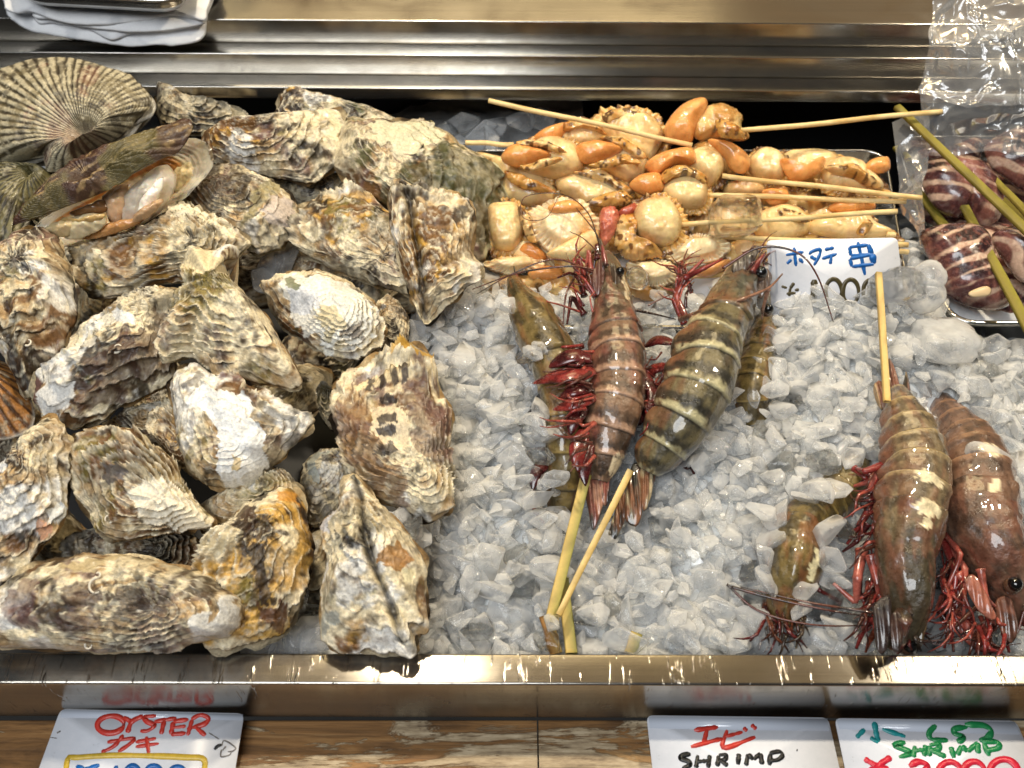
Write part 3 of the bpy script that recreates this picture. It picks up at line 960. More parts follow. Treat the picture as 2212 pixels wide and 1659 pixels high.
      patches=[([(545,1082),(580,1068),(578,1090),(552,1094)], c8(38,28,22), .8), ([(530,1110),(560,1105),(565,1130),(545,1150),(530,1140)], c8(62,40,26), 2.0), ([(525,1150),(575,1145),(580,1165),(540,1175)], c8(58,40,30), 1.8), ([(530,1195),(580,1190),(590,1240),(600,1290),(570,1310),(545,1280),(550,1240)], c8(54,42,32), 2.4), ([(560,1320),(610,1300),(620,1340),(600,1368),(570,1350)], c8(92,58,34), 2.2), ([(600,1066),(640,1070),(648,1095),(610,1098)], c8(206,146,60), 1.2)],
      label='mustard yellow oyster with dark brown blotches beside the front rail'),
 dict(outline=[(0,1282),(32,1247),(80,1221),(128,1207),(192,1200),(288,1203),(352,1216),(416,1232),(461,1245),(490,1271),(525,1293),(528,1319),(518,1357),(496,1373),(448,1383),(384,1399),(320,1405),(224,1408),(128,1405),(60,1400),(0,1395),(-45,1350)], z=.038, tilt=(0,-.5), hinge=(510,1330), hup=.022, w=dict(purple=.6,dark=.4,brown=.45,tan=.55,yellow=.25), K=7, lump=.006,
      patches=[([(40,1300),(90,1260),(130,1290),(110,1350),(60,1350)], c8(96,66,64), 3.5), ([(180,1290),(240,1260),(260,1310),(210,1370),(170,1350)], c8(74,50,42), 3.5), ([(300,1280),(380,1290),(360,1340),(290,1380),(250,1350)], c8(70,48,34), 3.5), ([(150,1215),(250,1208),(300,1225),(200,1245)], c8(190,172,132), 3), ([(445,1330),(462,1315),(490,1325),(500,1290),(525,1296),(528,1322),(516,1356),(490,1370),(440,1372)], c8(230,230,226), 1.0), ([(475,1330),(490,1315),(486,1340),(478,1345)], c8(176,150,112), .6)], worms=[(240,1272,.0042),(236,1246,.0016),(215,1395,.0022)],
      label='long purple speckled oyster with a white knob, lying along the front rail'),
]
for k, d in enumerate(OY):
    oyster('oyster', seed=11 + 7 * k, group=GO, **d)

# oyster standing on its side: two valves with an open seam
oyster('oyster', [(763,1024),(744,1040),(733,1073),(735,1101),(699,1138),(702,1185),(710,1213),(696,1269),(696,1325),(693,1353),(699,1379),(727,1401),(783,1409),(889,1409),(897,1376),(923,1353),(920,1297),(917,1213),(895,1171),(867,1138),(825,1093),(797,1060),(772,1037)], .036, (.0, -.35), (765, 1030), .018, .012, 301,
       dict(white=.35, tan=.5, brown=.35, purple=.25, yellow=.2), [([(698,1136),(738,1105),(742,1120),(722,1160),(702,1155)], c8(206,202,200), .6), ([(698,1230),(715,1215),(722,1240),(706,1262)], WHT, .9), ([(780,1225),(800,1235),(802,1255),(785,1250)], c8(240,238,230), .8), ([(700,1330),(735,1325),(742,1345),(705,1372)], c8(176,176,164), .9), ([(820,1200),(860,1185),(890,1200),(870,1240),(830,1235)], c8(170,122,62), 2.0), ([(870,1240),(895,1235),(895,1265),(875,1270)], c8(224,214,176), 1.0)],
       K=6, lump=.004, plic=6, seam=[(768,1030), (785,1090), (795,1150), (806,1200), (818,1245), (850,1310), (864,1380)],
       label='whitish oyster on edge with an open dark seam, beside the front rail', group=GO)

# shells deeper in the pile, seen only in the gaps
rnd = random.Random(4)
deep = [(120, 470), (250, 610), (560, 600), (690, 560), (880, 600), (130, 700), (330, 830), (600, 880), (700, 760), (60, 880), (300, 990), (560, 1110), (690, 1180), (330, 1180), (100, 1150), (640, 1240), (430, 1270), (200, 1320), (880, 900), (760, 620), (420, 330), (950, 480), (60, 1000)]
short = [(np.mean(d_['outline'], 0), d_['label'].split(' with ')[0].split(',')[0].split(' lying')[0].split(' beside')[0].split(' of ')[0].split(' raised')[0].split(' tucked')[0]) for d_ in OY if d_['z'] > .033]
for k, (x, y) in enumerate(deep):
    a0 = rnd.uniform(0, 6.28)
    L, Wd = rnd.uniform(110, 140), rnd.uniform(70, 85)
    ol = []
    for q in range(14):
        t = q / 14 * 6.283
        rr = 1 + .12 * math.cos(2 * t + k) + rnd.uniform(-.06, .06)
        u, v_ = L * math.cos(t) * rr, Wd * math.sin(t) * rr
        ol.append((x + u * math.cos(a0) - v_ * math.sin(a0), y + (u * math.sin(a0) + v_ * math.cos(a0)) * .8))
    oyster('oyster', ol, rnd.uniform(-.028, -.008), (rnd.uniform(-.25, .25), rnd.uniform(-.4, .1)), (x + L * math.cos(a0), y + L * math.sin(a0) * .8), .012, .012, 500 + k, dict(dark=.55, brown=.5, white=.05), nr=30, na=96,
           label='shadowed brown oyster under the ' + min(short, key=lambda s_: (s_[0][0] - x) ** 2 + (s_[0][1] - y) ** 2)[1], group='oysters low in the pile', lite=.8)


# ================================================================== scallop shells
def fan_shell(parent, name, outline, umbo, z, n, hup, hdn, ribs, seed, colf, a0=None, rib_h=.0013, mat='shell', nr=80, na=240, rough=.0):
    def disp(st):
        r, a, ab = st['r'], st['ang'], st['ab']
        q = np.concatenate([ab, np.full((len(ab), 1), seed * .3)], 1)
        ph = a * ribs
        rib = np.sqrt(np.abs(np.cos(ph / 2)) + 1e-6) - .7
        hh = hup * (np.sin(np.pi * np.clip(r, 0, 1) ** .72) ** .9)
        scale_ = .0004 * np.sin(r * 160 + 3 * vnoise(q * 60, seed)) * sst(vnoise(q * 50, seed + 2), -.4, .4)
        return hh + rib_h * rib * sst(r, .03, .4) * (1 - .6 * sst(r, .93, 1)) + scale_ + .0008 * fbm(q * 200, seed + 3, 3) + rough * (fbm(q * 70, seed + 11, 4) + .8 * (1 - 2 * np.abs(vnoise(q * np.array([60, 150, 1]), seed + 12))))
    V, F, st = solid(outline, z, n, 0.0, hdn, nr, na, umbo, (2, .8), .008, 120, seed, disp)
    return V, F, st


def rib_col(st, ribs, seed, ca, cb, cc, red=.0):
    q = np.concatenate([st['ab'], np.full((len(st['r']), 1), seed * .3)], 1)
    ph = st['ang'] * ribs
    rib = np.abs(np.cos(ph / 2))
    c = mix(np.tile(cb, (len(q), 1)), ca, sst(rib + .25 * fbm(q * 240, seed + 1, 3), .35, .8))
    c = mix(c, cc, sst(fbm(q * 60, seed + 4, 4) + .4 * np.sin(st['r'] * 40), .25, .8) * .6)
    c = mix(c, c8(150, 84, 76), sst(fbm(q * 60 + 3, seed + 5, 4), .40, .9) * red)
    c = mix(c, c8(226, 216, 186), sst(fbm(q * 420, seed + 6, 3), .4, .8) * .4)
    c = mix(c, DRK, sst(fbm(q * 150, seed + 7, 3), .45, .8) * .6)
    return c


# closed scallop at the back
SO = [(208,318),(150,360),(118,372),(100,368),(92,335),(60,345),(0,352),(-50,340),(-75,280),(-60,210),(-20,160),(32,137),(80,126),(128,123),(176,130),(224,143),(272,157),(294,173),(320,200),(328,217),(320,239),(298,252),(282,275),(250,300)]
n_ = nrm((-.05, -.62, 1))
c_ = at(130, 240, .062)
t = thing('scallop', 'big closed ribbed scallop shell, olive with cream ribs, at the back corner of the pile', 'scallop', c_ - np.array([0, 0, .02]))
V, F, st = fan_shell(t, 'upper_shell', SO, (203, 312), .062, n_, .020, .003, 68, 3, None, rib_h=.0010, na=300)
part('upper_shell', V, F, M['shell'], t, rib_col(st, 68, 3, c8(184, 174, 146), c8(64, 56, 40), c8(106, 94, 64), .25))
SO2 = [(x + (x - 130) * .03 + 4, y + 12) for x, y in SO]
V, F, st = fan_shell(t, 'lower_shell', SO2, (205, 322), .056, n_, .002, .014, 44, 5, None, nr=20, na=120)
part('lower_shell', V, F, M['shell'], t, rib_col(st, 44, 5, c8(190, 186, 176), c8(150, 146, 138), c8(120, 112, 90)))

# open scallop
t = thing('scallop', 'gaping scallop showing cream flesh and an orange mantle between brown shells', 'scallop', at(250, 430, .03))
LO = [(72,495),(96,514),(134,533),(192,527),(256,508),(320,479),(400,428),(448,377),(461,354),(458,325),(440,305),(400,300),(330,330),(260,370),(180,420),(110,460)]
nl = nrm((-.15, -.72, 1))
V, F, st = fan_shell(t, 'lower_shell', LO, (190, 440), .062, nl, -.012, .018, 60, 13, None, rib_h=.0003)
r = st['r']
q = np.concatenate([st['ab'], np.zeros((len(r), 1))], 1)
c = np.tile(c8(206, 196, 176), (len(r), 1))
wob = .05 * fbm(q * 60, 7, 3)
c = mix(c, c8(196, 176, 124), sst(r + wob, .80, .74))
c = mix(c, c8(178, 122, 62), sst(r + wob, .78, .72) * sst(r + wob, .60, .67))
c = mix(c, c8(120, 72, 34), sst(fbm(q * 140, 77, 3), .1, .5) * sst(r, .8, .76) * .45)
c = mix(c, c8(222, 204, 170), sst(r + wob, .60, .52))
c = mix(c, c8(118, 104, 84), sst(r, .985, 1.0))
part('lower_shell', V, F, M['meat'], t, c)
UO = [(29,482),(64,434),(138,367),(224,319),(304,287),(400,261),(419,274),(416,290),(380,326),(349,344),(266,389),(221,418),(154,444),(74,476),(45,486)]
nu = nrm((-.20, -.30, 1))
V, F, st = fan_shell(t, 'upper_shell', UO, (200, 395), .094, nu, .010, .003, 96, 17, None, rib_h=.0014, rough=.0014)
q = np.concatenate([st['ab'], np.zeros((len(V), 1))], 1)
c = np.tile(c8(76, 54, 36), (len(V), 1))
ax = q @ np.array([.55, -.83, 0]) * 1.0
c = mix(c, c8(160, 134, 92), sst(np.sin(ax * 1500 + 4 * fbm(q * 50, 3, 3)) + 1.2 * fbm(q * 120, 9, 3), .5, 1.2) * .8)
c = mix(c, c8(70, 44, 34), sst(fbm(q * 50, 21, 4), .0, .5) * .85)
c = mix(c, c8(110, 104, 60), sst(fbm(q * 60 + 4, 23, 3), .2, .5) * .6)
part('upper_shell', V, F, M['shell'], t, c)
hidden = [([(258,478),(268,430),(312,385),(360,352),(380,385),(372,420),(340,462),(290,492)], .064, .012, c8(244, 230, 208)),
          ([(300,440),(330,400),(352,380),(350,410),(330,445),(305,465)], .074, .004, c8(250, 242, 228)),
          ([(285,480),(300,455),(345,430),(350,440),(320,470)], .070, .004, c8(206, 170, 130)),
          ([(372,380),(400,345),(425,345),(420,385),(390,418),(375,410)], .058, .004, c8(214, 196, 152)),
          ([(318,385),(345,362),(375,395),(378,402),(350,405),(330,420)], .069, .006, c8(244, 236, 222)),
          ([(225,425),(262,398),(278,405),(272,450),(258,485),(238,480),(228,455)], .064, .007, c8(214, 178, 140)),
          ([(120,490),(170,465),(222,462),(228,485),(200,505),(150,518)], .060, .006, c8(222, 206, 168)),
          ([(135,470),(180,478),(220,462),(225,470),(185,488),(140,484)], .064, .004, c8(190, 160, 104)),
          ([(165,505),(240,480),(300,470),(320,462),(300,484),(235,508),(175,518)], .057, .003, c8(190, 140, 86)),
          ([(95,500),(125,478),(160,470),(175,490),(140,512)], .060, .005, c8(206, 184, 140)),
          ([(150,462),(200,440),(228,430),(232,455),(190,470)], .064, .005, c8(120, 84, 48))]
for k, (ol, z_, h_, cc) in enumerate(hidden):
    z_ += .009
    V, F, st = solid(ol, z_, nl, h_, .004, 18, 60, seed=60 + k, rag=.06, disp=lambda s: .0016 * fbm(np.concatenate([s['ab'] * 170, np.ones((len(s['ab']), 1))], 1), 4, 3))
    q = st['q']
    part('flesh', V, F, M['meat'], t, mix(np.tile(cc, (len(V), 1)), cc * .7, sst(fbm(q * 100, 60 + k, 3), .0, .7)))

# more scallops seen in the gaps at the far end of the pile
for ol, um, z_, ca, cb, cc, lab in (
        ([(-40,785),(0,780),(35,800),(62,850),(77,900),(62,935),(0,952),(-50,930),(-70,860)], (-30, 800), .022, c8(176, 120, 60), c8(96, 62, 34), c8(120, 90, 50), 'rust brown scallop with a pale rim below the narrow ruffled oyster'),
        ([(-40,372),(60,366),(120,380),(112,430),(62,480),(32,525),(18,565),(-30,590),(-70,480)], (80, 380), .024, c8(112, 104, 66), c8(48, 44, 26), c8(78, 70, 40), 'wet olive scallop in the shade under the big ribbed scallop')):
    t = thing('scallop', lab, 'scallop', at(*np.mean(ol, 0), z_ - .01))
    V, F, st = fan_shell(t, 'shell', ol, um, z_, nrm((0, -.4, 1)), .014, .012, 40, 31, None, nr=50, na=180)
    cq = rib_col(st, 40, 31, ca, cb, cc)
    part('upper_shell', V, F, M['shell'], t, mix(cq, c8(214, 206, 190), sst(st['r'], .95, .985) * .8))

# ================================================================== trays
def tray(name, label, corners, z, depth, wall=.0012, lip=.004, rad=.014, mat='tray'):
    """rounded rectangular pan: corners = 4 world xy, z = rim height"""
    P4 = np.array(corners, float)
    cen = P4.mean(0)

    def ring(off, zz, k=9):
        out = []
        for i in range(4):
            a, b, c = P4[i - 1], P4[i], P4[(i + 1) % 4]
            d1, d2 = nrm(a - b), nrm(c - b)
            bb = b - (d1 + d2) * off
            r_ = max(rad + off, .002)
            s, e = bb + d1 * r_, bb + d2 * r_
            for q in range(k):
                t = q / (k - 1)
                w = (1 - t) ** 2 * s + 2 * t * (1 - t) * (bb * .86 + .07 * (s + e)) + t * t * e
                out.append((*w, zz))
        return np.array(out)
    rings = [ring(-.012, z - depth), ring(-.004, z - depth + .0015), ring(0, z - depth + .006), ring(.001, z - .001), ring(.0015, z), ring(lip * .5, z + .0012), ring(lip, z), ring(lip + .0004, z - .002), ring(lip - .001, z - .0015), ring(.0025, z - .0015), ring(.0022, z - depth + .006), ring(-.003, z - depth - .0005), ring(-.012, z - depth - .0012)]
    m = len(rings[0])
    V = np.concatenate(rings)
    F = grid_faces(len(rings), m, True)[:, ::-1]
    n = len(V)
    V = np.concatenate([V, [[*cen, z - depth]], [[*cen, z - depth - .0012]]])
    j = np.arange(0, m, 2)
    top = np.stack([np.full(len(j), n), j, j + 1, (j + 2) % m], 1)
    b0 = (len(rings) - 1) * m
    bot = np.stack([np.full(len(j), n + 1), b0 + (j + 2) % m, b0 + j + 1, b0 + j], 1)
    return solo(name, V, np.concatenate([F, top, bot]), M[mat], label, 'tray')


def xy(px, py, z):
    return at(px, py, z)[:2]


ZT = .006
tray('tray', 'shallow steel tray under the scallop skewers', [xy(1965, 700, ZT), xy(1905, 330, ZT), xy(1010, 330, ZT), xy(960, 700, ZT)], ZT, .030)
ZQ = .012
tray('tray', 'deep steel tray holding the striped squid', [xy(2600, 690, ZQ), xy(2420, 300, ZQ), xy(1945, 300, ZQ), xy(2062, 690, ZQ)], ZQ, .040)

# ================================================================== scallop skewers
MUS, ROE, MAN, SPT = c8(236, 208, 150), c8(230, 162, 92), c8(196, 148, 78), c8(84, 50, 22)
PALE = c8(236, 212, 166)


def meat_col(st, kind, seed):
    q = np.concatenate([st['ab'], np.full((len(st['r']), 1), seed * .21)], 1)
    r = st['r']
    nA, nB = fbm(q * 70, seed, 3), fbm(q * 200, seed + 3, 3)
    if kind == 'muscle':
        c = np.tile(MUS, (len(r), 1))
        c = mix(c, c8(222, 186, 122), sst(r + .3 * nA, .65, 1.05) * .8)
        c = mix(c, c8(206, 150, 128), sst(nA, .2, .6) * .25)
        c = mix(c, c8(176, 126, 66), sst(fbm(q * 110 + 5, seed + 14, 4), .2, .6) * .4)
    elif kind == 'roe':
        c = np.tile(ROE, (len(r), 1))
        c = mix(c, c8(208, 132, 64), sst(nA + .5 * r, .1, .8) * .6)
        c = mix(c, c8(250, 186, 112), sst(nB - .3 * r, .2, .6) * .35)
    elif kind == 'red':
        c = np.tile(c8(170, 84, 66), (len(r), 1))
        c = mix(c, c8(214, 130, 100), sst(nA, -.1, .5) * .6)
    elif kind == 'frill':     # flattened body, spotted frilled edge
        c = np.tile(PALE, (len(r), 1))
        c = mix(c, c8(214, 170, 104), sst(nA + .4 * r, .0, .7) * .7)
        c = mix(c, c8(244, 232, 200), sst(np.cos(st['ang'] * 34 + 2 * nA), .2, .8) * sst(r, .55, .75) * .6)
        c = mix(c, c8(150, 98, 42), sst(np.cos(st['ang'] * 34 + 2 * nA) * -1, .3, .9) * sst(r, .6, .75) * sst(nB, -.5, .4) * .75)
        c = mix(c, SPT, sst(nB + .9 * (r - .88) * 8, .35, .9) * sst(r, .75, .92) * .8)
    elif kind == 'frill2':
        c = np.tile(c8(206, 158, 84), (len(r), 1))
        c = mix(c, c8(236, 204, 140), sst(np.cos(st['ang'] * 26 + 2 * nA), .0, .8) * .7)
        c = mix(c, c8(110, 66, 26), sst(nB + .5 * nA, .1, .5) * .85)
        c = mix(c, c8(70, 42, 20), sst(nB + (r - .9) * 6, .2, .7) * .7)
    elif kind == 'gut':     # dark viscera and mottled mantle
        c = np.tile(c8(188, 140, 78), (len(r), 1))
        c = mix(c, c8(84, 56, 26), sst(nA + .4 * nB, .1, .5) * .9)
        c = mix(c, c8(228, 196, 132), sst(fbm(q * 90 + 4, seed + 6, 3), .15, .5) * .8)
    else:     # mantle
        c = np.tile(MAN, (len(r), 1))
        c = mix(c, c8(236, 206, 146), sst(nA, -.1, .5) * .7)
        c = mix(c, SPT, sst(fbm(q * 320, seed + 7, 2) + .5 * nA, .12, .5) * .9)
        c = mix(c, c8(196, 120, 40), sst(fbm(q * 60 + 4, seed + 8, 3), .2, .6) * .5)
    return c


def meat(parent, name, kind, ol, z, tilt, h, seed, hd=None):
    def disp(st):
        q = np.concatenate([st['ab'], np.full((len(st['ab']), 1), seed * .3)], 1)
        r = st['r']
        d = .0011 * fbm(q * 70, seed, 3) + .00025 * fbm(q * 300, seed + 2, 3)
        if kind == 'muscle':
            d = d - .0014 * np.exp(-(np.abs(vnoise(q * 42, seed + 9)) / .07) ** 2) * (1 - r ** 3) + .0009 * fbm(q * 34, seed + 12, 2)
        if kind in ('frill', 'frill2'):
            d = d + .0011 * np.cos(st['ang'] * 34 + 2 * fbm(q * 70, seed, 3)) * sst(r, .5, .9) - .003 * sst(r, .5, .7) * (1 - sst(r, .8, 1.0))
        if kind in ('mantle', 'gut', 'red'):
            d = d + .0022 * fbm(q * 110, seed + 5, 3)
        return d
    rag = {'frill': .05, 'frill2': .09, 'mantle': .06, 'gut': .04, 'red': .06}.get(kind, .012)
    V, F, st = solid(ol, z, nrm((tilt[0], tilt[1], 1)), h * (.86 if kind == 'muscle' else 1), hd if hd else h * .9, 30, 110, None, (3.6, .55) if kind == 'muscle' else (2.3, .62), rag, 60, seed, disp)
    return part(name, V, F, M['meat'], parent, meat_col(st, kind, seed))


def stick_col(V, seed, a=c8(232, 206, 150), b=c8(206, 170, 106)):
    return mix(np.tile(a, (len(V), 1)), b, sst(fbm(V * np.array([60, 500, 500]), seed, 3), -.2, .6))


def round_stick(parent, name, p0, p1, z0, z1, r, seed, tip=False):
    a, b = at(*p0, z0), at(*p1, z1)
    k = np.linspace(0, 1, 24)
    rr = np.full(24, r)
    if tip:
        rr = r * np.clip((1 - k) / .10, .08, 1)
    P_ = a + (b - a) * k[:, None]
    P_[:, 2] += .0004 * np.sin(k * 9 + seed)
    V, F = tube(P_, rr, 10)
    return part(name, V, F, M['bamboo'], parent, stick_col(V, seed))


def filler(n_, seed):
    r_ = random.Random(seed)
    out = []
    for _ in range(n_):
        x, y_ = r_.uniform(1060, 1880), r_.uniform(370, 590)
        rx, ry = r_.uniform(52, 66), r_.uniform(26, 34)
        out.append([('scallop', 'gut' if r_.random() < .5 else 'frill', [(x + rx * math.cos(a_) * r_.uniform(.9, 1.1), y_ + ry * math.sin(a_) * r_.uniform(.9, 1.1)) for a_ in np.linspace(0, 6.28, 11)[:-1]], r_.uniform(.006, .014), (0, -.3), .010)])
    return out


RS = .0017
GS = 'scallop skewers on the steel tray'
FILL = [('scallop skewer at the bottom of the tray, glimpsed between the upper ones', [((1100, 520), (1800, 560), .008, .008)], filler(22, 3))]
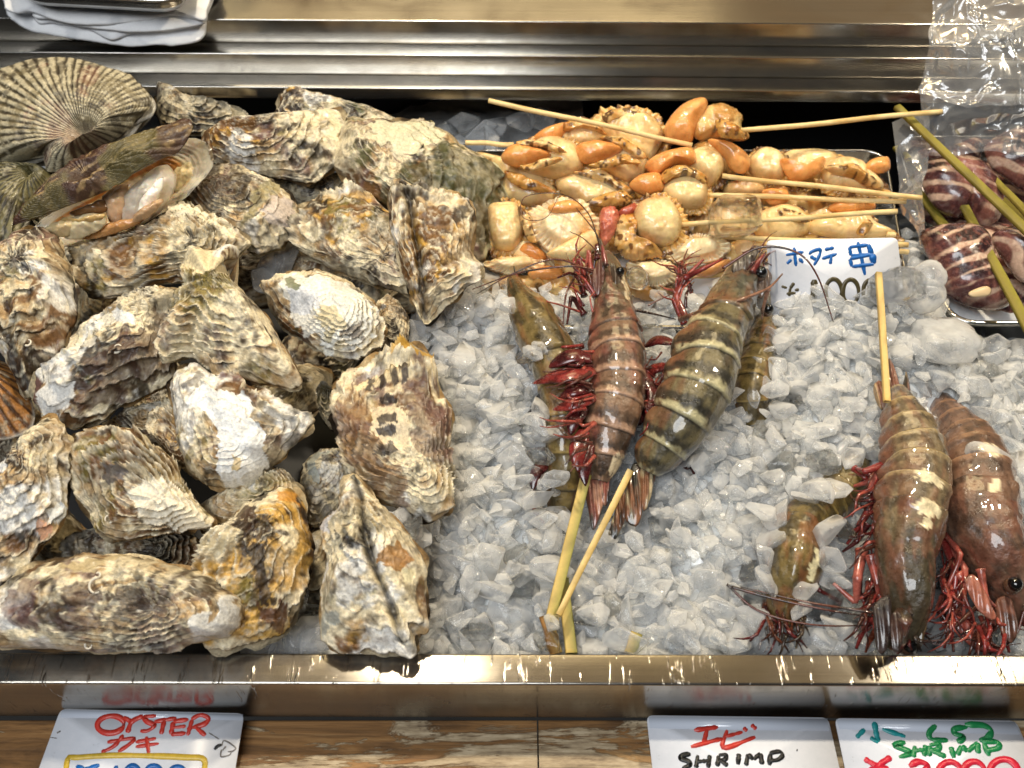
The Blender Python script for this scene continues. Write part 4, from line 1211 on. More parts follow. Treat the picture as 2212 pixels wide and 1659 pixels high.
# each skewer: label, stick(s), scallops; a scallop = list of (piece, kind, outline, z, tilt, height); the first piece is the part, others its sub-parts
SK = [
 ('scallop skewer lying topmost at the back, with a tall upright orange roe', [((1600,283),(2035,240),.066,.072)],
  [[('scallop','gut',[(1498,261),(1518,236),(1549,223),(1580,230),(1605,250),(1602,275),(1619,295),(1602,305),(1560,303),(1518,306),(1494,292)],.060,(.1,-.8),.013),
    ('roe','roe',[(1434,283),(1448,253),(1476,225),(1512,211),(1529,222),(1514,258),(1500,289),(1490,310),(1448,308)],.064,(-.2,-.8),.012),
    ('mantle','mantle',[(1545,262),(1575,258),(1600,280),(1612,300),(1580,300),(1555,296)],.072,(.1,-.8),.005)],
   [('scallop','muscle',[(1297,285),(1305,250),(1350,238),(1392,243),(1420,264),(1434,295),(1416,334),(1400,345),(1360,325),(1320,310)],.052,(0,-.7),.013),
    ('mantle','mantle',[(1300,250),(1335,234),(1375,238),(1400,255),(1370,262),(1330,262),(1310,268)],.062,(0,-.7),.006)],
   [('scallop','muscle',[(1202,305),(1235,272),(1252,262),(1280,266),(1308,292),(1300,310),(1252,318)],.048,(0,-.6),.011),
    ('roe','roe',[(1148,302),(1174,280),(1224,265),(1237,272),(1206,304),(1170,312)],.052,(-.1,-.6),.008),
    ('mantle','mantle',[(1215,270),(1250,254),(1285,262),(1312,290),(1290,284),(1250,276),(1222,284)],.058,(0,-.6),.004)]]),
 ('scallop skewer whose bare stick slants up over the others toward the steel lip', [((1055,217),(1495,313),.080,.060)],
  [[('scallop','gut',[(1496,320),(1530,300),(1568,308),(1600,330),(1590,375),(1560,372),(1530,345)],.047,(0,-.5),.010),
    ('roe','roe',[(1528,303),(1568,308),(1612,333),(1621,356),(1608,374),(1584,368),(1560,338)],.053,(.1,-.5),.008)],
   [('scallop','muscle',[(1616,345),(1645,323),(1685,334),(1697,359),(1688,386),(1645,390),(1620,372)],.042,(0,-.5),.013)],
   [('scallop','muscle',[(1690,336),(1740,328),(1790,332),(1812,348),(1790,378),(1750,395),(1705,385)],.036,(0,-.4),.012),
    ('roe','roe',[(1684,345),(1702,358),(1734,360),(1780,339),(1775,368),(1743,388),(1709,390),(1692,370)],.048,(0,-.5),.008)],
   [('scallop','muscle',[(1774,365),(1808,345),(1856,352),(1880,369),(1906,398),(1900,412),(1856,414),(1792,404)],.038,(0,-.4),.012),
    ('mantle','mantle',[(1780,362),(1815,354),(1855,366),(1875,380),(1905,400),(1890,405),(1850,385),(1812,375)],.048,(0,-.4),.006),
    ('mantle','roe',[(1880,346),(1917,340),(1922,366),(1890,374),(1867,366)],.046,(0,-.4),.007)]]),
 ('scallop skewer with three plump orange roes above the middle of the tray', [((1560,380),(1992,427),.046,.050), ((1005,307),(1110,313),.044,.044)],
  [[('scallop','muscle',[(1112,352),(1154,308),(1196,299),(1241,314),(1257,342),(1257,369),(1212,385),(1168,380),(1125,366)],.046,(0,-.5),.016),
    ('roe','roe',[(1083,336),(1106,314),(1146,318),(1190,334),(1157,350),(1120,360),(1090,353)],.056,(-.1,-.5),.009),
    ('mantle','mantle',[(1116,306),(1150,305),(1190,312),(1222,326),(1210,332),(1180,324),(1140,316),(1120,316)],.062,(0,-.5),.003),
    ('mantle','mantle',[(1122,358),(1160,348),(1200,340),(1215,346),(1190,356),(1150,368)],.060,(0,-.5),.003)],
   [('scallop','muscle',[(1264,356),(1294,308),(1336,299),(1372,317),(1397,342),(1391,375),(1360,392),(1322,378)],.044,(0,-.5),.014),
    ('roe','roe',[(1244,319),(1280,306),(1316,309),(1344,323),(1304,344),(1258,352)],.055,(-.1,-.5),.009),
    ('mantle','mantle',[(1296,298),(1330,296),(1365,310),(1395,340),(1380,344),(1350,325),(1316,312)],.058,(0,-.5),.004),
    ('mantle','mantle',[(1270,354),(1310,344),(1350,332),(1385,352),(1350,354),(1310,362)],.057,(0,-.5),.003)],
   [('scallop','muscle',[(1476,352),(1496,326),(1532,324),(1556,342),(1562,367),(1550,392),(1528,405),(1502,380)],.046,(.1,-.5),.015),
    ('roe','roe',[(1393,361),(1403,345),(1437,328),(1476,320),(1500,328),(1500,352),(1462,354),(1420,376)],.055,(-.1,-.5),.009)]]),
 ('scallop skewer just below the three roes, ending in a rosy muscle', [((1522,420),(1957,436),.036,.044), ((1030,333),(1100,346),.036,.036)],
  [[('scallop','muscle',[(1063,345),(1118,357),(1150,375),(1196,393),(1204,417),(1196,438),(1140,444),(1090,433),(1075,390)],.030,(0,-.45),.013),
    ('mantle','mantle',[(1090,370),(1126,378),(1180,398),(1200,415),(1160,412),(1110,400)],.042,(0,-.45),.004)],
   [('scallop','muscle',[(1200,392),(1238,374),(1294,374),(1336,393),(1369,415),(1366,440),(1322,450),(1266,455),(1236,430),(1208,414)],.032,(0,-.45),.013),
    ('mantle','mantle',[(1240,371),(1290,367),(1336,390),(1368,414),(1350,418),(1310,396),(1270,382)],.044,(0,-.45),.004),
    ('mantle','mantle',[(1264,440),(1300,420),(1340,414),(1366,425),(1360,440),(1320,446)],.042,(0,-.45),.004)],
   [('scallop','muscle',[(1429,410),(1448,388),(1490,382),(1520,398),(1528,415),(1523,442),(1500,450),(1462,447),(1435,430)],.040,(0,-.5),.014),
    ('roe','roe',[(1359,399),(1378,381),(1420,375),(1433,390),(1433,411),(1400,424),(1373,414)],.046,(0,-.5),.009),
    ('mantle','mantle',[(1426,380),(1450,362),(1490,362),(1525,385),(1520,398),(1490,384),(1450,386),(1436,396)],.052,(0,-.5),.006)]]),
 ('scallop skewer with a round cream muscle in front and a spotted frilled one', [((1462,486),(1938,457),.036,.050)],
  [[('scallop','frill',[(1137,462),(1168,440),(1196,429),(1238,427),(1266,437),(1283,460),(1299,482),(1290,521),(1252,549),(1213,557),(1182,540),(1151,515)],.032,(-.05,-.6),.011),
    ('muscle','muscle',[(1180,552),(1230,520),(1285,495),(1297,510),(1285,540),(1240,562)],.030,(0,-.6),.008),
    ('roe','roe',[(1186,445),(1225,432),(1255,440),(1260,452),(1220,462),(1190,458)],.046,(0,-.6),.004)],
   [('scallop','muscle',[(1368,459),(1386,435),(1414,427),(1440,429),(1461,451),(1472,485),(1464,515),(1437,533),(1400,525),(1373,501)],.038,(.05,-.65),.015),
    ('mantle','mantle',[(1326,501),(1337,471),(1368,452),(1378,470),(1368,505),(1400,530),(1428,540),(1428,552),(1392,562),(1356,562),(1331,539)],.032,(0,-.6),.010),
    ('viscera','red',[(1296,459),(1308,446),(1330,449),(1338,471),(1325,509),(1305,530),(1295,499)],.040,(0,-.6),.006),
    ('viscera','red',[(1334,459),(1370,437),(1377,456),(1347,473)],.042,(0,-.6),.005)],
   [('scallop','muscle',[(1055,450),(1080,438),(1115,442),(1128,475),(1128,512),(1105,540),(1070,535),(1058,500)],.028,(0,-.5),.013),
    ('mantle','mantle',[(1118,445),(1145,465),(1152,500),(1160,525),(1140,515),(1125,480)],.036,(0,-.5),.004)]]),
 ('scallop skewer partly under the clear ice cube, with a flat orange roe', [((1560,512),(1962,528),.030,.032), ((1917,505),(1936,508),.030,.030)],
  [[('scallop','muscle',[(1565,402),(1600,391),(1645,400),(1648,420),(1610,428),(1568,420)],.030,(0,-.45),.010)],
   [('scallop','gut',[(1644,410),(1702,408),(1760,425),(1790,450),(1740,462),(1690,455),(1646,440)],.024,(0,-.4),.010),
    ('roe','roe',[(1790,446),(1824,436),(1884,438),(1888,453),(1840,461),(1796,457)],.034,(0,-.45),.007),
    ('roe','roe',[(1646,412),(1680,408),(1702,416),(1700,438),(1665,442)],.034,(0,-.45),.006)],
   [('scallop','muscle',[(1625,470),(1680,446),(1722,449),(1752,477),(1752,499),(1712,514),(1638,511)],.026,(0,-.45),.012),
    ('mantle','mantle',[(1680,452),(1720,455),(1750,480),(1720,478),(1690,470)],.036,(0,-.45),.003)],
   [('scallop','muscle',[(1748,499),(1757,475),(1808,463),(1872,466),(1892,484),(1927,503),(1917,514),(1824,516)],.026,(0,-.45),.012),
    ('mantle','mantle',[(1850,500),(1868,476),(1885,480),(1880,495),(1865,510)],.037,(0,-.45),.003)]]),
 ('lowest scallop skewer, its fan shaped scallops touching the crushed ice', [((1470,598),(1640,588),.014,.014)],
  [[('scallop','frill',[(1432,554),(1462,521),(1490,507),(1532,505),(1568,516),(1579,538),(1562,557),(1518,571),(1476,574)],.024,(0,-.55),.009),
    ('roe','roe',[(1502,593),(1532,575),(1573,561),(1572,577),(1532,598)],.018,(0,-.5),.007)],
   [('scallop','frill',[(1351,579),(1364,561),(1420,559),(1450,569),(1472,599),(1450,616),(1406,622),(1368,607)],.016,(0,-.55),.010),
    ('mantle','gut',[(1345,575),(1352,600),(1390,625),(1450,625),(1470,640),(1400,650),(1345,620)],.006,(0,-.4),.008)],
   [('scallop','frill',[(1043,571),(1118,552),(1168,556),(1176,577),(1140,587),(1084,593)],.014,(0,-.5),.008),
    ('roe','roe',[(1118,543),(1140,524),(1181,549),(1170,565),(1134,556)],.018,(0,-.5),.007),
    ('roe','roe',[(1140,590),(1180,575),(1212,582),(1210,600),(1160,605)],.012,(0,-.5),.007)],
   [('scallop','muscle',[(1208,557),(1230,552),(1248,560),(1274,552),(1278,585),(1224,592)],.016,(0,-.5),.009)],
   [('scallop','gut',[(1040,600),(1100,590),(1180,600),(1260,590),(1280,625),(1180,640),(1060,630)],.002,(0,-.4),.008)]]),
 ('scallop skewer behind the price card, mostly hidden under the others', [((1880,540),(1962,545),.018,.018)],
  [[('scallop','muscle',[(1578,538),(1600,520),(1660,518),(1670,545),(1630,560),(1590,565)],.014,(0,-.4),.011)],
   [('scallop','muscle',[(1500,470),(1545,450),(1600,470),(1620,500),(1580,515),(1520,510)],.016,(0,-.4),.011)],
   [('scallop','gut',[(1670,520),(1760,520),(1860,522),(1920,525),(1900,560),(1700,560)],.010,(0,-.4),.010)]]),
]
sd = 900
for lab, sticks, scs in SK + FILL:
    c0 = np.mean([at(*np.mean(s[0][2], 0), s[0][3]) for s in scs], 0)
    c0[2] = -.02
    t = thing('scallop_skewer', lab, 'skewer', c0, GS)
    for k, (p0, p1, za_, zb_) in enumerate(sticks):
        round_stick(t, 'stick', p0, p1, za_, zb_, RS, sd + k, tip=(abs(p1[0] - p0[0]) < 30))
    for s in scs:
        sd += 11
        par = None
        for k, (nm, kd, ol, z_, tl, h_) in enumerate(s):
            if kd == 'muscle' and k == 0:
                cen_ = np.mean(ol, 0)
                big_ = [tuple(cen_ + (np.array(p_) - cen_) * 1.32 + np.array([0, 6])) for p_ in ol]
                skirt = meat(t, 'mantle', 'frill2', big_, z_ - .004, tl, h_ * .55, sd + 5)
            o = meat(par if par else t, nm, kd, ol, z_ , tl, h_, sd + k)
            if par is None:
                par = o

# ================================================================== prawns
CAPS = []      # capsules kept free of ice: (p, r)


def smooth_path(pts, n):
    return crom(pts, n, closed=False)


def prawn(label, spine, dors, seed, pal, head=.40, seg=6, legs=(), ant=(), fan=None, eyes=(), swim=(), rost=None, patches=(), group='tiger prawns on the ice', keep=True, squash=.90, banded=1.0, headc=None, bury=1.0, blades=()):
    """spine: list of (px, py, z, r_px) head -> tail; dors: world direction of the back"""
    sp = np.array([[*at(a, b, c), r * 1.03 / FX * np.linalg.norm(at(a, b, c) - CAMP)] for a, b, c, r in spine])
    n, na = 200, 64
    P4 = smooth_path(sp, n)
    p, R = P4[:, :3], P4[:, 3]
    L = np.linspace(0, 1, n)
    t = np.gradient(p, axis=0)
    t /= np.linalg.norm(t, axis=1)[:, None]
    d = np.broadcast_to(nrm(dors), p.shape)
    s = np.cross(t, d)
    s /= np.linalg.norm(s, axis=1)[:, None]
    d = np.cross(s, t)
    a = np.linspace(0, 2 * math.pi, na, endpoint=False)      # 0 = dorsal
    # segments
    u = np.clip((L - head) / (1 - head), 0, 1)
    su = u * seg
    fr = su - np.floor(su)
    step = np.where(L > head, .075 * (fr ** 5) + .03 * np.sin(fr * 3.14) - .02, .08 * sst(L, head * .80, head))
    Rm = R * (1 + step)
    # pleura: plates reach lower at the sides
    AA, LL = np.meshgrid(a, L)
    frA = np.broadcast_to(fr[:, None], AA.shape)
    side = np.exp(-((np.abs(np.abs(AA - math.pi) - 1.15)) / .35) ** 2)
    rr = Rm[:, None] * (1 + .20 * side * (np.sin(frA * math.pi) ** .7 - .4) * (LL > head))
    # flatten the belly, keel on the back
    belly = np.exp(-((AA - math.pi) / .7) ** 2)
    rr = rr * (1 - .22 * belly)
    keel = np.exp(-((np.minimum(AA, 2 * math.pi - AA)) / .22) ** 2)
    rr = rr * (1 + keel * np.where(LL < head, .09 * sst(LL, head, head * .3), .015))
    groove = np.exp(-((LL - head * .62 - .03 * np.cos(AA)) / .012) ** 2)
    rr = rr * (1 - .035 * groove)
    q = np.stack([np.cos(AA) * 2.2, np.sin(AA) * 2.2, LL * 11], -1).reshape(-1, 3)
    rr = rr + (R[:, None] * np.where(LL < head, .085, .05)) * fbm(q, seed, 4).reshape(n, na)
    V = p[:, None] + rr[..., None] * (np.cos(AA)[..., None] * d[:, None] + squash * np.sin(AA)[..., None] * s[:, None])
    V = V.reshape(-1, 3)
    F = grid_faces(n, na, True)
    V = np.concatenate([V, p[:1], p[-1:]])
    j = np.arange(0, na, 2)
    F = np.concatenate([F, np.stack([np.full(len(j), n * na), j + 1 - 1, (j + 1), (j + 2) % na], 1)[:, ::-1], np.stack([np.full(len(j), n * na + 1), (n - 1) * na + j, (n - 1) * na + j + 1, (n - 1) * na + (j + 2) % na], 1)])
    F = F[:, ::-1]
    # colour
    ang = np.concatenate([AA.ravel(), [0, 0]])
    l_ = np.concatenate([LL.ravel(), [0, 1]])
    fr_ = np.concatenate([frA.ravel(), [0, 1]])
    q = np.concatenate([q, q[:1], q[-1:]])
    side_ = np.abs(np.where(ang > math.pi, 2 * math.pi - ang, ang))      # 0 dorsal .. pi ventral
    n1, n2, n3 = fbm(q * 1.0, seed + 1, 4), fbm(q * 3.2, seed + 2, 3), fbm(q * np.array([1.2, 1.2, .35]) + 7, seed + 3, 3)
    base, dark, warm, bandc, pale = pal
    c = np.tile(base, (len(V), 1))
    c = mix(c, dark, sst(n1 + .4 * n2, -.1, .6) * .75)
    c = mix(c, warm, sst(side_ + .5 * n1, 1.0, 2.0) * .85)
    c = mix(c, warm, sst(n3, .15, .6) * .45)
    ab = (l_ > head)
    c = mix(c, dark * .55, ab * sst(fr_ + .12 * n2, .42, .58) * (1 - sst(fr_ + .12 * n2, .74, .82)) * banded * .85)
    c = mix(c, bandc, ab * sst(fr_ + .10 * n2, .78, .86) * sst(n1 + .3, -.2, .4) * banded * sst(2.3 - side_, 0, .4) * .85)
    c = mix(c, dark * .35, ab * (1 - sst(fr_, 0, .07)) * .9)
    c = mix(c, bandc, ab * sst(fr_, .955, .985) * .6)
    # carapace blotches
    c = mix(c, dark * .5, (~ab) * sst(fbm(q * 1.6 + 3, seed + 8, 3), .1, .5) * .7)
    c = mix(c, warm, (~ab) * sst(fbm(q * 1.3 + 9, seed + 9, 3), .1, .5) * .6)
    if headc is not None:
        c = mix(c, headc, sst(l_ + .10 * n1, head * 1.0, head * .45) * .9)
        c = mix(c, warm * .8, (l_ < head) * sst(fbm(q * 1.5 + 19, seed + 15, 3), .1, .5) * .55)
    for (l0, a0_, rl, ra) in patches:
        dd = ((l_ - l0) / rl) ** 2 + (((ang - a0_ + math.pi) % (2 * math.pi) - math.pi) / ra) ** 2 + .7 * n2 + .3 * fbm(q * 8, seed + 12, 2)
        c = mix(c, pale, (dd < .9) * .95)
    base_pt = p.mean(0)
    base_pt[2] = V[:, 2].min()
    T = thing('prawn', label, 'prawn', base_pt, group)
    part('body', V, F, M['prawn'], T, c)
    if keep:
        for k in range(0, n, 8):
            CAPS.append((p[k], R[k] * bury))
    # rostrum
    red = c8(122, 44, 40)
    if rost:
        pts = smooth_path(np.array([at(x, y_, z_) for x, y_, z_ in rost]), 24)
        kk = np.linspace(0, 1, 24)
        rv, rf = tube(pts, R[0] * .42 * (1 - kk) ** .8 + .0004, 10, 1.8)
        rv[:, 2] += .0
        part('rostrum', rv, rf, M['prawn'], T, mix(np.tile(dark, (len(rv), 1)), red, sst(fbm(rv * 150, seed, 3), -.3, .5)))
    for k, (path, rad, cc) in enumerate(legs):
        pts = np.array([at(x, y_, z_) for x, y_, z_ in path])
        pp = crom(pts, 30, closed=False) * .35 + np.stack([np.interp(np.linspace(0, len(pts) - 1, 30), np.arange(len(pts)), pts[:, i]) for i in range(3)], 1) * .65
        kk = np.linspace(0, 1, 30)
        jn = 1 + .22 * np.exp(-((kk * (len(pts) - 1) % 1 - .0) / .09) ** 2)
        lv, lf = tube(pp, rad * .78 * (1 - .72 * kk) * jn, 10)
        part('leg', lv, lf, M['leg'], T, mix(np.tile(cc, (len(lv), 1)), cc * .45, sst(fbm(lv * 220, seed + k, 3), .0, .6)))
    for k, (path, rad, cc) in enumerate(swim):
        pts = np.array([at(x, y_, z_) for x, y_, z_ in path])
        pp = smooth_path(pts, 20)
        kk = np.linspace(0, 1, 20)
        lv, lf = tube(pp, rad * .82 * (np.sin(np.pi * (kk * .8 + .18)) ** .8), 12, .35)
        part('swimmeret', lv, lf, M['leg'], T, mix(np.tile(cc, (len(lv), 1)), cc * .35, sst(fbm(lv * np.array([180, 400, 180]), seed + k, 3), -.1, .5)))
    for k, (path, rad) in enumerate(ant):
        pts = smooth_path(np.array([at(x, y_, z_) for x, y_, z_ in path]), 60)
        kk = np.linspace(0, 1, 60)
        lv, lf = tube(pts, rad * (1 - .65 * kk), 6)
        part('antenna', lv, lf, M['leg'], T, mix(np.tile(c8(96, 52, 40), (len(lv), 1)), c8(44, 30, 26), sst(fbm(lv * 90, seed + k, 2), -.3, .3)))
    for k, (x, y_, z_, r_) in enumerate(eyes):
        ev, ef = ball(at(x, y_, z_), r_)
        part('eye', ev, ef, M['eye'], T)
        sv, sf = ball(at(x, y_, z_) - np.array([.0006, -.0006, r_ * .75]), r_ * 1.15)
        part('eye_stalk', sv, sf, M['leg'], T, np.tile(c8(84, 60, 46), (len(sv), 1)))
    for k, (bo, bz, bc) in enumerate(blades):
        bv_, bf_, bs_ = solid(bo, bz, nrm((0, -.4, 1)), .0016, .0014, 12, 44, seed=seed + 40 + k, disp=lambda s_: .0004 * np.cos(s_['ab'][:, 0] * 1800))
        part('antennal_scale', bv_, bf_, M['prawn'], T, mix(np.tile(bc, (len(bv_), 1)), bc * .4, sst(fbm(bs_['q'] * 130, seed + k, 3), .0, .6)))
    if fan:
        for k, ol in enumerate(fan):
            fo, fz, ft = ol
            fv, ff, fs = solid(fo, fz, nrm(ft), .0022, .0015, 14, 50, seed=seed + k, disp=lambda s_: .0005 * np.cos(s_['ab'][:, 0] * 2500))
            qq = fs['q']
            part('tail_blade', fv, ff, M['prawn'], T, mix(mix(np.tile(warm, (len(fv), 1)), dark * .6, sst(fbm(qq * np.array([300, 60, 1]), seed + k, 3), -.2, .5)), bandc, sst(fbm(qq * np.array([200, 40, 1]) + 3, seed + k, 2), .35, .6) * .5))
    return T


def ball(c, r, n=10, m=16):
    th = np.linspace(.02, math.pi - .02, n)
    ph = np.linspace(0, 2 * math.pi, m, endpoint=False)
    T_, P_ = np.meshgrid(th, ph, indexing='ij')
    v = np.stack([np.sin(T_) * np.cos(P_), np.sin(T_) * np.sin(P_), np.cos(T_)], -1).reshape(-1, 3) * r + c
    return v, grid_faces(n, m, True)


RED, RED2, DRED = c8(134, 48, 44), c8(160, 78, 66), c8(88, 30, 30)
PINK = c8(178, 96, 82)
palA = (c8(126, 98, 76), c8(62, 52, 44), c8(138, 78, 64), c8(196, 158, 130), c8(232, 214, 178))
palB = (c8(112, 102, 72), c8(56, 54, 46), c8(128, 84, 56), c8(194, 186, 146), c8(224, 214, 172))
palC = (c8(122, 104, 60), c8(58, 50, 32), c8(140, 92, 56), c8(196, 166, 96), c8(224, 214, 172))
palE = (c8(136, 118, 88), c8(78, 68, 54), c8(132, 86, 64), c8(196, 172, 124), c8(238, 222, 182))
palF = (c8(124, 94, 74), c8(74, 58, 48), c8(124, 78, 60), c8(186, 142, 104), c8(238, 222, 182))

def brush(n_, box, z, dirn, length, rad, cols, seed):
    """n_ thin jointed legs rooted in a pixel box, heading roughly dirn"""
    r_ = random.Random(seed)
    out = []
    for _ in range(int(n_ * 1.9)):
        x, y_ = r_.uniform(box[0], box[2]), r_.uniform(box[1], box[3])
        a_ = math.atan2(dirn[1], dirn[0]) + r_.uniform(-.6, .6)
        L_ = length * r_.uniform(.6, 1.2)
        b_ = a_ + r_.uniform(-1.1, 1.1)
        z0_ = z + r_.uniform(-.006, .006)
        p1 = (x + .5 * L_ * math.cos(a_), y_ + .5 * L_ * math.sin(a_), z0_ + .005)
        p2 = (p1[0] + .35 * L_ * math.cos(b_), p1[1] + .35 * L_ * math.sin(b_), z0_ + .001)
        p3 = (p2[0] + .25 * L_ * math.cos(b_ + .3), p2[1] + .25 * L_ * math.sin(b_ + .3), z0_ - .006)
        out.append((((x, y_, z0_), p1, p2, p3), rad * .62 * r_.uniform(.6, 1.3), r_.choice(cols)))
    return out


# C: half buried, by the ice ridge
prawn('olive prawn half sunk in ice, behind the skewered pair', [(1108,605,.036,14),(1125,645,.038,32),(1155,695,.038,54),(1185,755,.036,56),(1208,830,.030,52),(1218,900,.024,50),(1222,980,.014,44),(1218,1060,.000,40),(1212,1120,-.014,28),(1208,1180,-.030,16)], (-.2, -.3, 1), 21, palC, head=.38, banded=.4, bury=.78,
      rost=[(1122,640,.030),(1116,600,.034),(1110,575,.036)], legs=[(((1135,1060,.006),(1160,1110,.008),(1190,1150,.004)), .0022, RED)],
      swim=[(((1190,985,.012),(1160,1020,.014),(1150,1060,.010)), .005, DRED)])
# D: behind the striped prawn
prawn('reddish olive prawn mostly buried, touching the right flank of the striped prawn', [(1655,690,.016,22),(1648,730,.018,36),(1632,790,.018,42),(1622,850,.015,42),(1628,910,.003,38),(1640,970,-.014,30)], (.1, -.3, 1), 22, palC, head=.35, banded=.3, bury=.6)
# A
fanA = [([(1268,1010),(1285,1000),(1300,1030),(1305,1075),(1292,1125),(1280,1146),(1272,1110),(1266,1060)], .012, (-.2, -.3, 1)), ([(1290,1005),(1310,1000),(1318,1040),(1312,1090),(1298,1080)], .014, (.2, -.3, 1)), ([(1270,1000),(1284,1010),(1282,1060),(1272,1100),(1262,1050)], .010, (-.4, -.3, 1))]
prawn('ruddy brown prawn with red swimmerets, skewered on flat green bamboo', [(1305,548,.048,13),(1312,575,.046,26),(1318,627,.044,40),(1325,690,.042,52),(1331,740,.040,60),(1334,800,.038,62),(1332,850,.034,64),(1321,900,.030,62),(1308,950,.024,54),(1300,1000,.018,42),(1292,1040,.013,22)], (.55, -.35, .8), 31, palA, head=.40, banded=.75, headc=c8(84, 74, 54),
      rost=[(1308,575,.060),(1302,540,.064),(1296,515,.066)],
      patches=[(.20, 5.9, .055, .35), (.27, 6.1, .04, .25), (.93, 5.9, .045, .5)], fan=fanA,
      legs=brush(9, (1250,560,1290,680), .046, (-.6,-.7), 75, .0019, [DRED, RED, RED2, c8(92, 50, 40)], 1) + brush(16, (1255,740,1285,1000), .046, (-1,.3), 80, .0022, [DRED, RED, RED2, c8(92, 50, 40)], 2) + brush(5, (1390,760,1400,900), .028, (.4,.8), 50, .0018, [DRED, RED, RED2, c8(92, 50, 40)], 3) + [(((1262,640,.04),(1250,600,.044),(1230,590,.042),(1205,600,.036)), .0026, DRED), (((1265,600,.045),(1250,560,.05),(1240,590,.046)), .0024, RED), (((1278,590,.05),(1272,540,.056),(1262,600,.048)), .0022, RED2), (((1262,680,.036),(1235,640,.040),(1225,700,.034)), .0026, DRED), (((1290,560,.056),(1290,525,.06),(1282,585,.05)), .0024, DRED)],
      swim=[(((1278,775,0.048),(1240,768,0.050),(1200,782,0.046),(1165,795,0.040)), .0062, DRED), (((1282,800,0.046),(1240,812,0.050),(1195,815,0.046),(1150,828,0.038)), .0064, RED), (((1280,835,0.044),(1240,842,0.048),(1205,862,0.042)), .0058, DRED), (((1285,855,0.042),(1240,870,0.046),(1195,885,0.040)), .0062, RED), (((1262,880,0.040),(1240,905,0.040),(1232,940,0.036)), .0058, DRED), (((1262,930,0.036),(1248,975,0.034),(1250,1020,0.030)), .0062, RED), (((1275,960,0.034),(1262,1010,0.030),(1265,1050,0.026)), .005, DRED), (((1388,800,0.040),(1410,850,0.038),(1395,900,0.034)), .004, DRED)],
      ant=[(((1290,585,.056),(1230,575,.060),(1120,590,.052),(1020,625,.040)), .0008), (((1285,590,.056),(1200,560,.062),(1110,590,.056),(1030,635,.042)), .0007), (((1298,540,.062),(1270,460,.064),(1215,420,.06),(1135,425,.058),(1130,470,.052),(1180,470,.056),(1212,410,.062)), .0005), (((1300,540,.062),(1285,500,.064),(1245,450,.064)), .0007), (((1298,550,.062),(1260,515,.062),(1230,500,.062)), .0006), (((1240,600,.05),(1222,640,.05),(1215,720,.036)), .0008)],
      eyes=[(1340,585,.058,.0026)], blades=[([(1278,600),(1295,560),(1306,560),(1304,610),(1290,640)], .056, c8(96,60,50)), ([(1318,570),(1332,575),(1340,610),(1328,620)], .056, c8(80,66,52))])
# B
fanB = [([(1364,1008),(1384,1000),(1396,1030),(1392,1075),(1384,1120),(1372,1138),(1350,1120),(1352,1070)], .014, (-.1, -.3, 1)), ([(1385,1005),(1414,1008),(1412,1050),(1396,1100),(1386,1090)], .017, (.2, -.3, 1)), ([(1345,1060),(1362,1040),(1358,1100),(1330,1165),(1312,1165),(1326,1110)], .006, (-.2, -.3, 1))]
prawn('biggest prawn, olive with cream stripes, curled beside the ruddy one', [(1632,560,.042,16),(1612,582,.044,34),(1588,632,.046,48),(1556,704,.048,60),(1530,752,.048,70),(1518,800,.046,75),(1500,851,.042,76),(1470,905,.036,70),(1438,955,.028,58),(1412,995,.022,44),(1400,1018,.018,24)], (.62, -.25, .8), 33, palB, head=.38, banded=1.0, headc=c8(72, 74, 64),
      rost=[(1625,590,.056),(1640,565,.060),(1655,545,.062)], fan=fanB,
      legs=brush(8, (1460,600,1500,700), .046, (-.2,-1), 80, .0019, [DRED, RED, RED2, c8(92, 50, 40)], 4) + brush(8, (1400,760,1450,900), .030, (-.8,.5), 50, .0018, [DRED, RED, RED2, c8(92, 50, 40)], 5) + brush(6, (1600,545,1650,600), .052, (.5,-.6), 50, .0014, [c8(90,60,50), DRED], 6) + [(((1482,690,.040),(1462,640,.046),(1490,590,.056),(1520,560,.062)), .0030, RED2), (((1478,700,.038),(1455,650,.042),(1470,600,.054)), .0026, RED), (((1470,690,.040),(1520,672,.056),(1600,648,.064),(1662,622,.060),(1690,592,.058)), .0022, c8(142, 104, 84)), (((1660,624,.060),(1650,660,.05),(1646,690,.040)), .0018, c8(142, 104, 84)), (((1480,600,.054),(1520,580,.062),(1560,560,.062)), .0026, RED)],
      swim=[(((1452,740,.034),(1420,735,.030),(1390,750,.024)), .005, DRED), (((1440,790,.034),(1410,800,.028),(1395,830,.022)), .005, RED), (((1430,830,.032),(1405,850,.026),(1392,880,.020)), .0045, DRED), (((1412,880,.028),(1390,890,.022),(1378,920,.016)), .005, DRED), (((1470,1000,.012),(1490,1010,.008),(1500,1030,.004)), .004, DRED)],
      ant=[(((1560,580,.060),(1640,535,.072),(1720,545,.074),(1765,595,.066),(1800,695,.036)), .0009), (((1372,670,.040),(1420,680,.036),(1460,690,.032)), .0009), (((1400,660,.04),(1440,640,.044),(1480,625,.046)), .0006)],
      eyes=[(1644,588,.056,.0038), (1660,667,.044,.0032)], blades=[([(1580,575),(1612,545),(1640,540),(1620,575),(1595,600)], .058, c8(84,74,66)), ([(1630,600),(1655,580),(1668,600),(1650,640),(1635,640)], .050, c8(96,78,66))])
